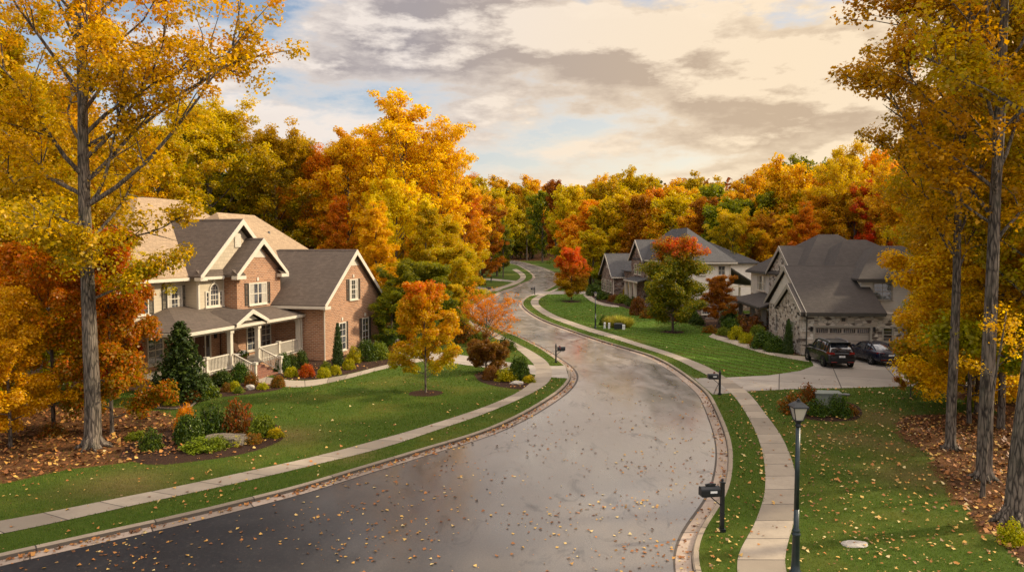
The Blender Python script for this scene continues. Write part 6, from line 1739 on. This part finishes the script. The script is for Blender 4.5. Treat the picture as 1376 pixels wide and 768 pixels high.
S_('ball2', 'lime', 389, 507, 1.0, .7, 'yellow round shrub left of the scarlet one')
S_('ball', 'fire', 410, 507, 1.15, .85, 'scarlet round shrub by the garden path')
S_('ball2', 'lime', 433, 508, 1.0, .7, 'yellow round shrub right of the scarlet one')
S_('loose', 'sage', 436, 498, 1.0, .75, 'grey green shrub left of the tall conifer column')
S_('ball', 'lime', 449, 504, .9, .65, 'small yellow ball in front of the conifer column')
S_('ball2', 'lime', 467, 497, 1.0, .8, 'yellow ball right of the conifer column')
S_('cone', 'spruce', 452, 494, 1.15, 2.9, 'narrow dark conifer column before the brick gable', 'conifer', 'tree')
S_('loose', 'lime', 473, 489, 1.4, 1.5, 'light green upright shrub under the ground floor window')
S_('ball', 'box', 490, 486, 1.9, 1.6, 'dark rounded shrub under the right ground floor window')
S_('ball2', 'sage', 507, 484, 1.7, 1.4, 'mid green rounded shrub at the gable corner')
S_('loose2', 'mixed', 527, 481, 1.4, 1.0, 'brown leafed shrub at the end of the wing bed')
S_('loose', 'box', 521, 470, 1.7, 1.8, 'dark shrub beyond the brick gable corner')
S_('loose', 'fire', 545, 462, 1.6, 1.0, 'red low shrub behind the young orange maple')
# island bed
S_('loose', 'box', 277, 590, 1.7, 1.7, 'tall dark upright shrub at the back of the island bed')
S_('loose2', 'mixed', 311, 588, 1.9, 1.7, 'red flecked tall shrub behind the boulder')
S_('ball2', 'box', 246, 598, 1.35, 1.35, 'dense dark green mound left of the tall upright shrub')
S_('loose2', 'orange', 243, 580, 1.2, 1.3, 'orange tinted shrub behind the dense dark mound')
S_('loose', 'box', 196, 608, 1.2, 1.1, 'leafy dark shrub at the left end of the island bed')
S_('loose2', 'sage', 176, 594, 1.3, .4, 'low grey green spreading plant near the oak')
S_('ball2', 'sage', 347, 589, 1.35, 1.0, 'bluish green flat topped mound right of the boulder')
S_('loose2', 'olive', 366, 590, 1.0, .45, 'low olive plant at the right end of the island bed')
S_('loose', 'sage', 260, 611, 2.1, .6, 'bright green low spreading juniper before the boulder')
S_('loose2', 'lime', 310, 601, 1.1, .4, 'small lime plant in front of the boulder')
S_('loose2', 'mixed', 333, 598, 1.2, .45, 'tawny ground plant right of the small lime one')
S_('loose2', 'sage', 285, 607, 1.3, .6, 'pale green fern like plant between boulder and juniper')
# kidney bed and inner verge
S_('ball2', 'box', 698, 512, 1.5, 1.6, 'dark upright shrub in the kidney shaped bed')
S_('loose', 'lime', 680, 514, 1.8, 1.0, 'amber yellow mound in the kidney shaped bed')
S_('ball', 'maroon', 660, 511, 1.4, .9, 'dull red mound at the left of the kidney bed')
S_('loose2', 'olive', 711, 515, 1.1, .5, 'low olive plant at the sidewalk end of the kidney bed')
S_('loose', 'olive', 663, 476, 2.2, 1.1, 'green hedge like shrub under the thin orange tree')
S_('loose', 'box', 678, 473, 2.4, 1.4, 'dark green rounded shrub beside the curving sidewalk')
S_('loose2', 'sage', 641, 466, 2.4, 1.2, 'green shrub left of the thin orange tree')
S_('loose', 'mixed', 624, 462, 2.6, 2.0, 'brown and green tall shrub near the inner driveway')
S_('loose', 'olive', 622, 452, 2.2, 1.6, 'olive shrub on the verge beneath the wood')
S_('loose', 'maroon', 640, 384, 4.5, 3.0, 'broad maroon shrub by the far left driveway')
S_('loose', 'olive', 622, 396, 5.0, 2.4, 'broad tawny green shrub beside the far left verge')
# utility cabinet
S_('loose', 'mixed', 1075, 559, 1.9, 1.2, 'brown green shrub left of the utility cabinet')
S_('loose2', 'mixed', 1092, 548, 1.5, 1.3, 'dark tawny shrub behind the left corner of the cabinet')
S_('loose', 'box', 1103, 561, 1.6, 1.0, 'dark low shrub directly before the cabinet')
S_('loose2', 'box', 1134, 562, 1.6, 1.15, 'dark green shrub right of the utility cabinet')
S_('loose', 'mixed', 1147, 559, 1.0, .6, 'small tawny shrub at the right end of the cabinet bed')
# stone house
S_('cone', 'spruce', 1062, 476, 1.2, 2.6, 'narrow green conifer column before the stone gable', 'conifer', 'tree')
S_('ball', 'box', 1046, 474, 1.9, 1.35, 'green ball nearest the conifer column')
S_('ball2', 'box', 1032, 470, 2.4, 1.6, 'large dark mound second from the conifer column')
S_('loose2', 'mixed', 1020, 466, 1.5, 1.1, 'tawny small mound along the curved path')
S_('ball', 'sage', 1022, 459, 1.9, 1.5, 'grey green mound behind the tawny one')
S_('ball2', 'lime', 1007, 462, 1.5, 1.0, 'yellow mound in the middle of the stone house bed')
S_('loose', 'maroon', 1018, 452, 3.4, 2.2, 'wide maroon shrub before the stone house porch')
S_('ball', 'lime', 993, 457, 1.7, 1.3, 'yellow green mound at the far end of the curved path')
S_('loose', 'maroon', 1003, 444, 3.0, 1.8, 'brown shrub below the porch wall of the stone house')
S_('ball2', 'box', 985, 446, 2.2, 1.5, 'dark green mound left of the stone house porch')
S_('loose', 'mixed', 957, 448, 2.0, .9, 'tawny low shrub under the rust brown tree')
S_('loose2', 'sage', 975, 451, 1.8, .9, 'grey green low shrub beside the path end')
# cream house
for i, (px, py, w, h, lf, kd, lb) in enumerate([
    (800, 398, 3.2, 2.2, 'box', 'ball', 'dark shrub at the left corner of the low brick wing'),
    (812, 403, 3.0, 1.6, 'box', 'loose', 'low dark shrub under the brick wing windows'), (826, 406, 2.6, 1.3, 'maroon', 'loose2', 'brownish low shrub before the brick wing'),
    (838, 408, 2.8, 1.5, 'sage', 'ball2', 'grey green mound before the far porch'), (848, 402, 2.8, 2.6, 'olive', 'ball', 'tall green mound left of the far porch columns'),
    (852, 412, 2.8, 1.7, 'box', 'loose', 'dark hedge like shrub below the far porch'), (859, 424, 2.4, 2.4, 'maroon', 'ball', 'maroon ball left of the red topped maple'),
    (872, 428, 2.4, 1.6, 'mixed', 'loose', 'tawny shrub just left of the maple trunk'), (930, 434, 2.4, 1.8, 'box', 'ball2', 'dark mound under the cream wall, right of the maple'),
    (940, 437, 2.0, 1.3, 'box', 'loose', 'dark low shrub near the ground floor window'), (982, 436, 2.6, 2.4, 'box', 'loose2', 'dark tall shrub between cream and stone houses'), (915, 432, 2.0, 1.2, 'mixed', 'loose2', 'tawny low shrub behind the maple trunk')]):
    S_(kd, lf, px, py, w, h, lb)
S_('tuft', 'drygrass', 822, 440.5, 2.1, 1.7, 'left pale ornamental grass clump behind the utility boxes', 'ornamental_grass', 'grass clump')
S_('tuft', 'drygrass', 843, 441, 2.4, 1.6, 'right pale ornamental grass clump behind the utility boxes', 'ornamental_grass', 'grass clump')
S_('tuft', 'drygrass', 833, 440, 2.2, 1.75, 'middle pale ornamental grass clump behind the dark utility box', 'ornamental_grass', 'grass clump')
S_('ball', 'box', 812, 437, 1.2, 1.1, 'dark green shrub left of the ornamental grass')
S_('loose', 'lime', 1374, 738, 1.0, .8, 'bright green plant at the lower right picture edge')
S_('loose2', 'mixed', 60, 590, 1.4, .7, 'brown low shrub in the litter left of the oak')
